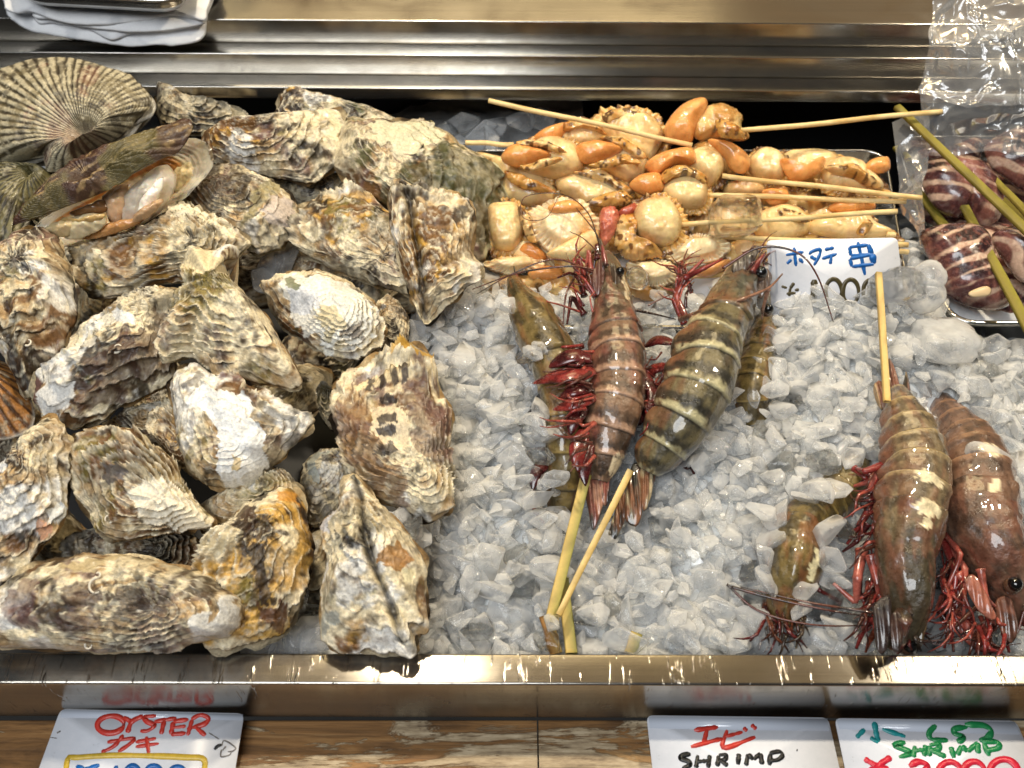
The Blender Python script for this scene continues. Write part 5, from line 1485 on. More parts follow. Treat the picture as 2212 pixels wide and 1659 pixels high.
# G: sunk under ice, left of the tail-up prawn
prawn('yellowish prawn with its head sunk in ice at the front rail', [(1690,1350,-.004,24),(1698,1290,.002,44),(1716,1215,.010,66),(1730,1150,.008,60),(1765,1105,.004,50),(1805,1070,.004,48),(1832,1035,.006,44),(1850,1000,.004,34)], (-.1, -.3, 1), 41, palC, head=.45, banded=.5, bury=.82,
      patches=[(.26, .7, .05, .2)],
      legs=brush(12, (1650,1310,1740,1350), .002, (0,1), 75, .0022, [c8(96,52,34), DRED, c8(60,46,34)], 12) + [(((1740,1250,.002),(1770,1275,.006),(1810,1300,.0)), .0022, RED), (((1655,1300,-.004),(1648,1350,-.004),(1640,1405,-.01)), .0026, c8(120, 60, 34)), (((1672,1310,-.004),(1664,1360,-.004),(1666,1408,-.01)), .0022, c8(150, 88, 52)), (((1735,1320,-.004),(1728,1360,-.004),(1718,1408,-.01)), .002, c8(140, 120, 80))],
      ant=[(((1580,1268,.016),(1680,1295,.018),(1800,1320,.02),(1905,1335,.016)), .0010), (((1570,1262,.014),(1640,1320,.010),(1760,1350,.012),(1910,1350,.012)), .0008), (((1710,1300,.01),(1690,1350,.0),(1650,1410,-.008)), .0007)])
# F
prawn('brownish pink prawn with a single cream mark, its head at the front rail', [(2215,1345,-.002,20),(2192,1290,.006,42),(2165,1225,.014,62),(2138,1170,.020,74),(2120,1120,.022,76),(2115,1070,.022,73),(2108,1020,.022,72),(2090,970,.018,62),(2068,930,.014,46),(2045,895,.008,34),(2030,865,.004,20)], (.15, -.3, 1), 51, palF, head=.46, banded=.45,
      patches=[(.56, 6.15, .022, .30), (.42, 6.1, .03, .16)],
      legs=brush(16, (2030,1180,2090,1330), .010, (-.2,1), 95, .0022, [DRED, RED, RED2, c8(92, 50, 40)], 7) + brush(10, (2100,1310,2210,1370), .006, (-.1,1), 70, .0024, [DRED, RED, RED2, c8(92, 50, 40)], 8) + [(((2042,1150,.016),(2075,1200,.022),(2050,1260,.014),(2030,1310,.004)), .0026, RED2), (((2040,1170,.012),(2065,1240,.016),(2055,1320,.006),(2040,1400,-.008)), .0030, RED), (((2048,1180,.012),(2085,1230,.018),(2082,1300,.012),(2082,1360,.0)), .0028, PINK), (((2060,1200,.012),(2072,1280,.010),(2060,1340,.002),(2030,1360,-.004)), .0028, RED2), (((2070,1240,.016),(2110,1280,.016),(2140,1330,.010),(2150,1350,.004)), .0030, PINK), (((2118,1230,.026),(2130,1290,.022),(2150,1310,.016)), .0028, PINK), (((2050,1300,.0),(2080,1350,.0),(2120,1400,-.008)), .0045, RED2), (((2090,1330,.004),(2110,1370,-.002),(2160,1408,-.008)), .0036, DRED), (((2180,1320,.006),(2170,1370,0),(2180,1408,-.008)), .0034, RED), (((2030,1320,-.002),(2055,1360,-.004),(2060,1408,-.01)), .0026, DRED)],
      ant=[(((2110,1310,.014),(2060,1355,.010),(2000,1385,.002)), .0013), (((2150,1330,.012),(2040,1388,.002),(2000,1385,.0)), .0007), (((1985,1388,.004),(2080,1380,.008),(2150,1395,.004),(2205,1390,0)), .0006), (((2212,1320,.012),(2190,1380,.004),(2140,1405,-.006)), .0008)],
      eyes=[(2193,1262,.027,.0038)], blades=[([(2085,1255),(2108,1245),(2150,1325),(2142,1340),(2108,1312)], .024, c8(160,96,76)), ([(2150,1300),(2180,1290),(2200,1350),(2185,1390),(2160,1360)], .012, c8(120,76,58)), ([(2060,1345),(2090,1340),(2160,1400),(2150,1412),(2100,1400)], .002, c8(140,66,56))])
# E
fanE = [([(1916,800),(1921,772),(1934,800),(1944,840),(1930,850),(1918,840)], .040, (-.2, -.3, 1)), ([(1950,840),(1958,800),(1966,850),(1960,872),(1948,865)], .038, (.2, -.3, 1)), ([(1886,840),(1898,822),(1922,838),(1918,880),(1900,882)], .032, (-.3, -.3, 1))]
prawn('tail-up prawn on a pale stick, with cream flecks across its back', [(1938,1392,.004,30),(1948,1350,.014,42),(1958,1300,.022,50),(1957,1250,.028,57),(1953,1197,.032,63),(1960,1141,.034,68),(1970,1085,.036,71),(1979,1030,.037,70),(1972,975,.037,65),(1956,920,.037,52),(1944,875,.037,34),(1936,845,.036,20)], (.35, -.3, .9), 61, palE, head=.46, banded=.5, fan=fanE, headc=c8(58, 52, 36),
      patches=[(.535, 5.95, .024, .42), (.43, 6.1, .03, .40), (.375, 6.15, .018, .16)],
      rost=[(1952,1330,.036),(1945,1370,.026),(1938,1412,.010)],
      legs=brush(14, (1885,1000,1905,1190), .026, (-.8,.6), 70, .0019, [DRED, RED, RED2, c8(92, 50, 40)], 9) + brush(14, (1860,1230,1920,1340), .010, (-.3,1), 80, .0022, [DRED, RED, RED2, c8(92, 50, 40)], 10) + brush(8, (1950,1340,1990,1380), .010, (.3,1), 50, .0022, [c8(50,40,34), DRED], 11) + [(((1908,1005,.034),(1868,1018,.036),(1845,1010,.028)), .0034, RED), (((1845,1012,.028),(1868,1032,.030),(1890,1040,.024)), .0024, RED), (((1905,1020,.032),(1880,1040,.030),(1845,1050,.024)), .0036, RED2), (((1895,1060,.03),(1875,1100,.026),(1850,1140,.018)), .0036, DRED), (((1890,1080,.028),(1860,1130,.022),(1830,1175,.012)), .0034, RED), (((1875,1130,.024),(1850,1170,.016),(1820,1192,.010)), .0028, DRED), (((1862,1190,.022),(1852,1250,.020),(1848,1300,.010),(1800,1260,.012)), .0040, PINK), (((1880,1200,.026),(1895,1260,.022),(1902,1320,.010)), .0036, RED2), (((1900,1330,.016),(1870,1350,.008),(1850,1400,-.006)), .0034, RED), (((1905,1345,.012),(1880,1380,.002),(1870,1408,-.008)), .003, c8(150, 70, 44)), (((1960,1320,.028),(1966,1370,.014),(1968,1410,-.004)), .004, c8(54, 40, 36)), (((1900,1310,.026),(1910,1360,.014),(1905,1410,-.004)), .0046, c8(60, 44, 42))],
      swim=[(((1900,1010,.034),(1890,1050,.030),(1885,1090,.026)), .005, PINK)],
      ant=[(((1920,1330,.024),(1850,1318,.026),(1740,1300,.018),(1600,1268,.014)), .0009)],
      eyes=[(1965,1395,.014,.0034)], blades=[([(1890,1305),(1922,1288),(1926,1340),(1916,1402),(1896,1408),(1888,1360)], .034, c8(52,40,38)), ([(1975,1300),(1998,1290),(2002,1350),(1988,1400),(1974,1370)], .020, c8(120,100,64)), ([(1925,1330),(1945,1325),(1950,1380),(1938,1410),(1926,1395)], .034, c8(70,48,40))])

# ---- bamboo skewers of the prawns
def flat_stick(name, label, p0, p1, z0, z1, w0, w1, h, seed, ca=c8(158, 152, 82), cb=c8(206, 178, 106), group=None):
    a, b = at(*p0, z0), at(*p1, z1)
    V, F = box_stick(a, b, w0, w1, h, h, (.1, -.3, 1), 16, .0003, seed)
    tdir = nrm(b - a)
    s_ = nrm(np.cross(tdir, (.1, -.3, 1)))
    lat = (V - a) @ s_
    c = mix(np.tile(ca, (len(V), 1)), cb, sst(lat, .05 * w0, .30 * w0))
    c = mix(c, c * .7, sst(fbm(V * np.array([400, 90, 400]), seed, 3), .0, .6))
    o = solo(name, V, F, M['bamboo'], label, 'skewer stick', c, group)
    for k in np.linspace(0, 1, 12):
        CAPS.append((a + (b - a) * k, w0 * .6))
    return o


flat_stick('skewer_stick', 'wide green bamboo skewer leaving the ruddy prawn toward the front rail', (1266,1026), (1186,1345), .022, .010, .0056, .0054, .003, 1)
flat_stick('skewer_stick', 'slim golden skewer slanting from the striped prawn across the green one', (1362,1018), (1206,1330), .024, .016, .0038, .0030, .003, 2, c8(190, 160, 92), c8(226, 200, 140))
flat_stick('skewer_stick', 'pale edged green bamboo skewer continuing down to the rail', (1216,1250), (1234,1412), .006, .000, .0058, .0058, .003, 3)
flat_stick('skewer_stick', 'amber brown bamboo skewer beneath the crossing of the others', (1178,1330), (1202,1412), .004, -.002, .0062, .0062, .003, 4, c8(150, 128, 66), c8(160, 112, 50))
flat_stick('skewer_stick', 'short bamboo skewer stub poking out of the ice by the rail', (1374,1368), (1362,1412), -.002, -.004, .006, .006, .003, 5)
flat_stick('skewer_stick', 'pale stick standing up from the tail of the tail-up prawn', (1897,590), (1917,868), .062, .044, .0036, .0036, .003, 6, c8(226, 196, 128), c8(214, 180, 110))

# ================================================================== squid
def squid(label, ol, z, tilt, h, axis, seed, freq=680):
    ax = nrm(np.array(axis, float))

    def disp(st):
        q = np.concatenate([st['ab'], np.full((len(st['ab']), 1), seed * .3)], 1)
        return .0008 * fbm(q * 60, seed, 3) - .0007 * np.abs(np.sin(st['ab'] @ ax * 170 + fbm(q * 40, seed + 3, 2)))
    V, F, st = solid(ol, z, nrm((tilt[0], tilt[1], 1)), h, h * .8, 44, 130, None, (2.3, .6), .01, 30, seed, disp)
    q = np.concatenate([st['ab'], np.full((len(V), 1), seed * .3)], 1)
    u = st['ab'] @ ax
    ln = np.sin(u * freq + 2.6 * fbm(q * np.array([38, 38, 1]), seed + 1, 3)) + .7 * fbm(q * 60, seed + 2, 3)
    c = np.tile(c8(84, 50, 50), (len(V), 1))
    c = mix(c, c8(140, 92, 82), sst(fbm(q * 70, seed + 4, 3), -.1, .5))
    c = mix(c, c8(30, 20, 24), sst(fbm(q * 40 + 5, seed + 5, 3), .0, .5) * .8)
    c = mix(c, c8(208, 178, 156), sst(ln, .15, .7) * sst(fbm(q * 28 + 9, seed + 6, 3), -.7, -.1))
    c = mix(c, c8(150, 96, 84), sst(fbm(q * 500, seed + 7, 2), .2, .6) * .4)
    t = thing('squid', label, 'squid', st['c'] - np.array([0, 0, h]), 'striped squid in the steel tray')
    part('mantle', V, F, M['squid'], t, c)
    return t


q1 = squid('plump striped squid with a dark hollow where a green skewer enters', [(1985,377),(2000,350),(2048,338),(2090,338),(2128,357),(2163,401),(2170,440),(2159,473),(2128,490),(2090,470),(2082,455),(2070,470),(2040,462),(2014,439),(1995,407)], .022, (0, -.45), .017, (.3, 1), 71)
q2 = squid('striped squid with a pale scrap on its wine red fin end', [(1988,509),(2016,489),(2080,482),(2122,495),(2143,529),(2148,577),(2166,609),(2188,638),(2176,662),(2128,670),(2080,656),(2045,634),(2020,583)], .022, (0, -.4), .017, (-.35, 1), 73)
part('scrap', *solid([(2092,632),(2112,622),(2132,618),(2142,626),(2136,638),(2110,642),(2096,640)], .042, nrm((0, -.6, 1)), .0012, .001, 6, 30)[:2], plain('pale_flesh', c8(206, 180, 140), .4), q2)
squid('striped squid resting highest at the back of the squid tray', [(2126,321),(2144,299),(2190,278),(2250,275),(2300,320),(2290,420),(2240,430),(2176,384),(2142,360)], .036, (0, -.45), .017, (.5, 1), 75)
squid('striped squid at the outer side, half under the long green skewer', [(2142,513),(2176,491),(2240,485),(2290,540),(2280,620),(2212,608),(2174,563)], .026, (0, -.4), .016, (.9, .4), 77)
squid('small wine red squid peeking out under the plastic film', [(1984,325),(2048,318),(2096,299),(2122,303),(2114,347),(2070,352),(2000,348)], .018, (0, -.5), .010, (.3, 1), 79)
squid('squid lying at the bottom of the tray between the striped ones', [(2060,480),(2140,480),(2230,520),(2240,660),(2140,690),(2075,640),(2040,560)], -.004, (0, -.3), .014, (.3, 1), 81)
squid('dark squid at the bottom of the tray by the back', [(1975,370),(2080,350),(2230,370),(2240,480),(2100,500),(1990,470)], -.006, (0, -.3), .014, (.3, 1), 83)
GB, GB2 = c8(150, 140, 58), c8(126, 112, 44)
for p0, p1, z0_, z1_, w_, lab in (((1937,230), (2240,520), .066, .050, .0050, 'long flat green skewer crossing the squid tray from the film'),
                                  ((2083,446), (2232,730), .038, .030, .0056, 'flat green skewer stuck in the hollow of the plump squid'),
                                  ((1962,385), (2046,496), .010, .008, .0050, 'green skewer lying low between the squid and the tray wall'),
                                  ((2112,350), (2232,475), .030, .036, .0042, 'brownish green skewer tucked under the long green one'),
                                  ((1935,318), (1962,345), .0, .0, .005, 'short end of a green skewer in shade beside the film'),
                                  ((2130,400), (2260,520), .022, .026, .005, 'green skewer mostly hidden beneath the outer squid')):
    flat_stick('skewer_stick', lab, p0, p1, z0_, z1_, w_, w_ * 1.25, .003, int(p0[0]), GB, GB2, 'green bamboo skewers of the squid')

# ================================================================== price cards
INK = dict(red=ink('red_ink', c8(206, 58, 46)), blue=ink('blue_ink', c8(28, 104, 184)), black=ink('black_ink', c8(22, 22, 22)), olive=ink('dark_ink', c8(70, 62, 34)), yellow=ink('yellow_ink', c8(226, 190, 66)),
           green=ink('green_ink', c8(30, 134, 76)), teal=ink('teal_ink', c8(34, 146, 150)), crimson=ink('crimson_ink', c8(214, 40, 64)), grey=ink('grey_ink', c8(110, 104, 100)), wine=ink('scuff_brown', c8(176, 160, 148)))


def price_card(label, quad, c, n, strokes, tf, tapes=()):
    """quad: 4 pixel corners TL TR BR BL laid on plane (c,n)"""
    e1, e2, nn = frame(n)
    q = on_plane(quad, c, nn)
    rim = []
    for i in range(4):
        a, b, d = q[i - 1], q[i], q[(i + 1) % 4]
        d1, d2 = nrm(a - b), nrm(d - b)
        r_ = .0035
        for k in range(6):
            t = k / 5
            rim.append((1 - t) ** 2 * (b + d1 * r_) + 2 * t * (1 - t) * b + t * t * (b + d2 * r_))
    rim = np.array(rim)
    m = len(rim)
    th = .0007
    cen = rim.mean(0)
    V = np.concatenate([rim + nn * th, rim, [cen + nn * th], [cen]])
    j = np.arange(m)
    F = [np.stack([j, j + m, (j + 1) % m + m, (j + 1) % m], 1)]
    j = np.arange(0, m, 2)
    F.append(np.stack([np.full(len(j), 2 * m), (j + 2) % m, j + 1, j], 1)[:, ::-1])
    F.append(np.stack([np.full(len(j), 2 * m + 1), m + (j + 2) % m, m + j + 1, m + j], 1))
    t = thing('price_card', label, 'price card', cen - np.array([0, 0, .001]))
    part('card', V, np.concatenate(F), M['card'], t, smooth=False)
    for k, (pts, wd, colr) in enumerate(strokes):
        P_ = np.array([tf(*p_) for p_ in pts], float)
        P_ = crom(P_, max(6, 7 * len(P_)), closed=False) if len(P_) > 2 else np.linspace(P_[0], P_[1], 8)
        W3 = on_plane(P_, c, nn) + nn * (th + .00008 + .000004 * k)
        tg = np.gradient(W3, axis=0)
        tg /= np.linalg.norm(tg, axis=1)[:, None]
        sd_ = np.cross(nn, tg)
        kk = np.linspace(0, 1, len(W3))
        wv = wd * .66 / 2 * (1 + .22 * vnoise(np.stack([kk * 7 + k * 3.3, kk * 0, kk * 0], 1), k)) * np.clip(.55 + 6 * np.minimum(kk, 1 - kk), 0, 1)
        V = np.concatenate([W3 + sd_ * wv[:, None], W3 - sd_ * wv[:, None], W3 + sd_ * wv[:, None] - nn * .00003, W3 - sd_ * wv[:, None] - nn * .00003])
        n_ = len(W3)
        i = np.arange(n_ - 1)
        F = np.concatenate([np.stack([i, i + 1, n_ + i + 1, n_ + i], 1)[:, ::-1], np.stack([2 * n_ + i, 2 * n_ + i + 1, i + 1, i], 1)[:, ::-1], np.stack([n_ + i, n_ + i + 1, 3 * n_ + i + 1, 3 * n_ + i], 1)[:, ::-1]])
        part('lettering', V, F, INK[colr], t, smooth=False)
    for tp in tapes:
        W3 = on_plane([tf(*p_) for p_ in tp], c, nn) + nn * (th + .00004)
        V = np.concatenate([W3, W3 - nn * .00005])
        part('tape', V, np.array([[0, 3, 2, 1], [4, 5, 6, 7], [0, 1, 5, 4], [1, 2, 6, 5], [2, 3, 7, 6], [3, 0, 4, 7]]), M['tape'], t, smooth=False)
    return t


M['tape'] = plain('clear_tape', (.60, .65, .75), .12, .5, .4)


def ell(cx, cy, rx, ry, rot=0, n=14, a0=0, a1=6.6):
    return [(cx + rx * math.cos(a0 + (a1 - a0) * k / n) * math.cos(rot) - ry * math.sin(a0 + (a1 - a0) * k / n) * math.sin(rot), cy + rx * math.cos(a0 + (a1 - a0) * k / n) * math.sin(rot) + ry * math.sin(a0 + (a1 - a0) * k / n) * math.cos(rot)) for k in range(n + 1)]


# card standing in the ice by the scallops
tf1 = lambda x, y_: (1637 + .18 * x, 495.5 + .18 * y_)
n1 = nrm((0, -.8, .62))
cc1 = at(1800, 600, .040)
WB, WK = .0030, .0036
s1 = [([(430,215),(455,440)], WB, 'blue'), ([(335,305),(545,270)], WB, 'blue'), ([(400,360),(345,410)], WB, 'blue'), ([(490,345),(540,400)], WB, 'blue'),
      ([(610,300),(650,262),(740,240),(735,310),(670,430)], WB, 'blue'), ([(625,320),(690,360)], WB, 'blue'),
      ([(800,240),(910,220)], WB, 'blue'), ([(765,350),(945,292)], WB, 'blue'), ([(880,310),(865,415)], WB, 'blue'),
      ([(1195,150),(1240,340),(1282,545)], .0033, 'blue'), ([(1095,212),(1113,312)], .0033, 'blue'), ([(1095,212),(1320,185)], .0033, 'blue'), ([(1320,180),(1365,300)], .0050, 'blue'), ([(1113,312),(1365,300)], .0033, 'blue'),
      ([(1100,352),(1125,445)], .0033, 'blue'), ([(1100,350),(1378,300)], .0033, 'blue'), ([(1370,296),(1388,415)], .0056, 'blue'), ([(1125,445),(1385,415)], .0038, 'blue'),
      ([(385,705),(430,640)], .0030, 'olive'), ([(440,728),(490,720)], .0026, 'olive'), ([(280,680),(345,702)], .0024, 'olive'), ([(385,705),(372,800)], .0028, 'olive'), ([(340,770),(450,760)], .0026, 'olive'),
      ([(675,600),(655,890)], .0058, 'olive'), (ell(905, 740, 95, 145), .0036, 'olive'), (ell(1110, 745, 95, 145), .0040, 'olive'), (ell(1345, 745, 85, 140), .0036, 'olive')]
price_card('white card with blue Japanese writing standing in ice before the scallops', [(1655,519), (1938,513), (1957,690), (1668,690)], cc1, n1, s1, tf1)

ZC = zf + .004
# cards lying on the counter against the rail
nC = nrm((0, -.10, 1))
tfA = lambda x, y_: (.4 * x, 1380 + .4 * y_)
WR = .0034
sA = [(ell(600, 465, 72, 46, -.1), WR * 1.2, 'red'), ([(668,425),(712,450)], WR, 'red'), ([(775,418),(715,450),(690,510)], WR * 1.2, 'red'), ([(845,418),(785,425),(795,448),(835,470),(800,498),(760,500)], WR, 'red'),
      ([(835,450),(955,430)], WR, 'red'), ([(890,442),(872,518)], WR, 'red'), ([(938,450),(925,518)], WR, 'red'), ([(938,448),(1020,438)], WR, 'red'), ([(932,482),(1005,474)], WR * .8, 'red'), ([(925,518),(1005,512)], WR, 'red'),
      ([(1040,438),(1015,525)], WR, 'red'), ([(1035,436),(1085,414),(1128,432),(1105,462),(1040,482)], WR * 1.1, 'red'), ([(1060,480),(1112,525)], WR, 'red'),
      ([(582,560),(722,540),(700,572),(640,612)], WR * .9, 'red'), ([(668,520),(640,560),(605,590),(550,615)], WR * .9, 'red'), ([(735,560),(845,540)], WR * .9, 'red'), ([(735,585),(860,568)], WR * .8, 'red'), ([(792,530),(806,620)], WR, 'red'),
      ([(355,760),(370,650),(420,643),(600,632),(800,634),(1000,642),(1105,656),(1092,760)], .0040, 'yellow'),
      ([(415,688),(460,712)], WR, 'blue'), ([(540,684),(460,712),(462,760)], WR, 'blue'), ([(420,730),(520,722)], WR * .8, 'blue'), ([(630,686),(622,770)], WR, 'blue'), (ell(715, 728, 38, 40), WR, 'blue'), (ell(830, 728, 42, 40), WR, 'blue'), (ell(960, 730, 42, 38), WR, 'blue'),
      ([(1160,600),(1178,582),(1200,574)], .0024, 'black'), ([(1200,582),(1214,552),(1272,588),(1262,608),(1232,612)], .0010, 'grey'), ([(1198,600),(1196,638),(1240,630),(1252,612)], .0010, 'grey'), ([(1204,606),(1222,582)], .0012, 'grey'),
      ([(1130,510),(1185,545)], .0008, 'grey'), ([(310,512),(330,500)], .0012, 'grey'), ([(275,535),(310,540)], .0006, 'grey')]
cA = at(330, 1600, ZC + .0035)
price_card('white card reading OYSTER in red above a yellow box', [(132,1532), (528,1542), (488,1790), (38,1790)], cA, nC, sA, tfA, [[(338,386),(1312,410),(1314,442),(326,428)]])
tfB = lambda x, y_: (1327 + .4 * x, 1380 + .4 * y_)
sB = [([(430,496),(560,478)], WR, 'red'), ([(500,490),(482,565)], WR, 'red'), ([(412,586),(582,540)], WR, 'red'), ([(608,495),(590,590),(760,532)], WR, 'red'), ([(600,530),(692,505)], WR * .8, 'red'), ([(695,482),(716,500)], WR * .9, 'red'), ([(738,466),(766,490)], WR * .9, 'red'),
      ([(412,625),(370,630),(358,648),(398,664),(405,685),(365,702)], .0036, 'black'), ([(450,630),(440,700)], .0034, 'black'), ([(515,630),(505,700)], .0034, 'black'), ([(445,666),(512,660)], .003, 'black'),
      ([(562,632),(555,692)], .0034, 'black'), ([(562,630),(602,630),(600,650),(562,662)], .0032, 'black'), ([(572,660),(612,688)], .0034, 'black'), ([(672,622),(666,682)], .0036, 'black'),
      ([(710,688),(720,625)], .0034, 'black'), ([(720,625),(750,655)], .0034, 'black'), ([(750,655),(787,620)], .0034, 'black'), ([(787,620),(797,682)], .0036, 'black'),
      ([(842,618),(836,686)], .0036, 'black'), ([(836,620),(890,612),(906,634),(880,656),(840,660)], .0034, 'black'), ([(982,603),(988,605)], .0016, 'black')]
cB = at(1610, 1600, ZC + .0035)
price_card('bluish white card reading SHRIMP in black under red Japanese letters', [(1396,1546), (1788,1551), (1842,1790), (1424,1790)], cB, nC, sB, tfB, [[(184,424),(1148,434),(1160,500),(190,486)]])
GW = .0040
sC = [([(1402,450),(1412,510),(1424,560)], GW, 'teal'), ([(1424,562),(1380,535)], GW * .8, 'teal'), ([(1350,490),(1305,536)], GW * .9, 'teal'), ([(1445,490),(1570,530)], GW * .9, 'teal'),
      ([(1735,468),(1698,510),(1715,545),(1800,550)], GW, 'green'), ([(1905,478),(1840,488),(1832,512),(1880,530),(1872,550),(1845,555)], GW, 'green'), ([(1890,465),(1990,470),(2032,500),(2010,540),(1968,552)], GW * 1.1, 'green'),
      ([(1570,560),(1510,576),(1560,598),(1600,620),(1535,642)], GW, 'green'), ([(1622,580),(1612,642)], GW, 'green'), ([(1680,576),(1670,636)], GW, 'green'), ([(1622,606),(1676,600)], GW * .8, 'green'),
      ([(1702,580),(1696,636)], GW, 'green'), ([(1700,576),(1752,570),(1752,594),(1702,605)], GW * .9, 'green'), ([(1712,606),(1790,640)], GW, 'green'), ([(1815,585),(1832,646)], GW, 'green'),
      ([(1850,630),(1872,580)], GW, 'green'), ([(1872,580),(1905,612)], GW, 'green'), ([(1905,612),(1960,562)], GW, 'green'), ([(1960,562),(1962,622)], GW, 'green'), ([(1990,560),(2022,636)], GW, 'green'), ([(1985,556),(2062,560),(2072,590),(2010,606)], GW * 1.1, 'green'),
      ([(1348,650),(1420,694)], .0046, 'crimson'), ([(1492,640),(1420,694),(1420,760)], .0046, 'crimson'), ([(1370,712),(1480,700)], .004, 'crimson'),
      ([(1590,692),(1640,666),(1690,690),(1640,740),(1600,775),(1700,772)], .0046, 'crimson'), (ell(1810, 725, 60, 58), .0046, 'crimson'), (ell(1940, 725, 58, 60), .0046, 'crimson'), (ell(2100, 725, 76, 72), .0052, 'crimson')]
cC = at(2010, 1600, ZC + .0035)
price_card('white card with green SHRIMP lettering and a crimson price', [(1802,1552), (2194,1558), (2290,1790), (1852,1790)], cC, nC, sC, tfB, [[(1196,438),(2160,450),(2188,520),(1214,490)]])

# ================================================================== folded towel and the pan on it
tw = thing('towel', 'white cotton towel folded in layers on the steel door tracks', 'towel', at(230, 90, Z_STEP))
zt = lambda pts: [(x * .224, y_ * .224) for x, y_ in pts]
layers = [([(60,112),(140,215),(300,300),(600,357),(850,397),(1100,432),(1250,446),(1550,434),(1700,446),(1950,372),(2000,200),(2010,-300),(900,-420),(60,-300)], .000, .0050),
          ([(330,180),(520,225),(820,275),(1060,380),(1250,330),(1550,320),(1760,290),(1975,225),(2005,60),(2010,-300),(900,-420),(300,-300)], .0045, .0050),
          ([(300,130),(480,190),(700,245),(1000,290),(1350,316),(1700,282),(1980,222),(2000,60),(2010,-300),(900,-420),(250,-300)], .0080, .0045),
          ([(38,45),(60,95),(170,132),(300,122),(480,182),(700,228),(1000,242),(1300,202),(1700,152),(1965,207),(2005,110),(2015,-300),(900,-420),(30,-300)], .0115, .0050)]
ntw = nrm((0, -.30, 1))
for k, (ol, dz, h_) in enumerate(layers):
    def dsp(st, k=k):
        q = np.concatenate([st['ab'], np.full((len(st['ab']), 1), k)], 1)
        return .0010 * fbm(q * 40, 90 + k, 3) + .0003 * fbm(q * 320, 95 + k, 2)
    V, F, st = solid(zt(ol), Z_STEP + .022 + dz, ntw, h_ * .6, h_ * .6, 40, 160, None, (9, .55), .006, 30, 88 + k, dsp)
    part('fold', V, F, M['towel'], tw, mix(np.tile(c8(246, 247, 249), (len(V), 1)), c8(222, 224, 228), sst(fbm(st['q'] * 90, k, 3), .0, .7)))
zp = Z_STEP + .052
tray('pan', 'dark steel pan resting on the folded towel', [xy(395, -2, zp), xy(430, -170, zp), xy(30, -170, zp), xy(30, -22, zp)], zp, .012, rad=.02, mat='steel')

# ================================================================== crumpled plastic film over the squid tray
def film_sheet(parent, quad, zs, nu, nv, amp, seed, ridge=1.0):
    """quad: 4 pixel corners with heights -> crumpled sheet"""
    c4 = [at(*p_, z_) for p_, z_ in zip(quad, zs)]
    U, Vv = np.meshgrid(np.linspace(0, 1, nu), np.linspace(0, 1, nv), indexing='ij')
    u, v_ = U.ravel()[:, None], Vv.ravel()[:, None]
    P_ = (1 - u) * (1 - v_) * c4[0] + u * (1 - v_) * c4[1] + u * v_ * c4[2] + (1 - u) * v_ * c4[3]
    nn = nrm(np.cross(c4[1] - c4[0], c4[3] - c4[0]))
    if nn[2] < 0:
        nn = -nn
    k = P_ * 26
    r1 = 1 - 2 * np.abs(vnoise(k, seed))
    r2 = 1 - 2 * np.abs(vnoise(k * 2.3 + 3, seed + 1))
    r3 = 1 - 2 * np.abs(vnoise(k * 5.1 + 7, seed + 2))
    dn = amp * (.60 * r1 + .28 * r2 * ridge + .10 * r3 * ridge)
    dx = amp * .6 * np.stack([vnoise(k * 1.7 + 11, seed + 4), vnoise(k * 1.7 + 17, seed + 5), vnoise(k * 1.7 + 23, seed + 6)], 1)
    P_ = P_ + dn[:, None] * nn + dx
    return P_, grid_faces(nu, nv, False)


fl = thing('plastic_film', 'crumpled clear plastic film draped over the squid tray and rails', 'plastic film', at(2120, 280, .02))
V, F = film_sheet(fl, [(2015, -60), (2420, -80), (2420, 250), (1995, 215)], [.125, .135, .085, .075], 150, 120, .010, 201)
part('sheet', V, F, M['film'], fl, smooth=False)
V, F = film_sheet(fl, [(1985, 205), (2420, 235), (2380, 330), (1990, 330)], [.074, .083, .052, .042], 130, 60, .008, 203)
part('fold', V, F, M['film'], fl, smooth=False)
V, F = film_sheet(fl, [(1928, 270), (2010, 235), (1992, 530), (1950, 470)], [.046, .060, .026, .022], 50, 90, .005, 205)
part('edge_roll', V, F, M['film'], fl, smooth=False)

# ================================================================== crushed ice, piece by piece
def ico(sub):
    import bmesh
    bm = bmesh.new()
    bmesh.ops.create_icosphere(bm, subdivisions=sub, radius=1)
    v = np.array([x.co[:] for x in bm.verts])
    f = np.array([[l.index for l in x.verts] for x in bm.faces])
    bm.free()
    return v, f


IV, IF = ico(3)


def shard(seed, npts=14, bev=.10):
    """broken piece of ice: convex, flat facets, slightly melted edges; returns verts, triangles"""
    import bmesh
    rg = np.random.RandomState(seed)
    sc = np.array([1.15, rg.uniform(.65, .95), rg.uniform(.45, .8)])
    p = rg.normal(size=(npts, 3))
    p = p / np.linalg.norm(p, axis=1)[:, None] * rg.uniform(.8, 1.15, (npts, 1)) * sc
    bm = bmesh.new()
    for q in p:
        bm.verts.new(q)
    bmesh.ops.convex_hull(bm, input=bm.verts)
    for v in [v for v in bm.verts if not v.link_faces]:
        bm.verts.remove(v)
    bmesh.ops.dissolve_limit(bm, angle_limit=.25, verts=bm.verts, edges=bm.edges)
    bmesh.ops.bevel(bm, geom=list(bm.edges), offset=bev, segments=3, profile=.55, affect='EDGES', clamp_overlap=True)
    bmesh.ops.triangulate(bm, faces=bm.faces)
    bm.verts.index_update()
    v = np.array([x.co[:] for x in bm.verts])
    f = np.array([[l.index for l in x.verts] for x in bm.faces])
    bm.free()
    v = v + (v / (np.linalg.norm(v, axis=1)[:, None] + 1e-9)) * (.03 * fbm(v * 2.2, seed, 2))[:, None]
    return v, f


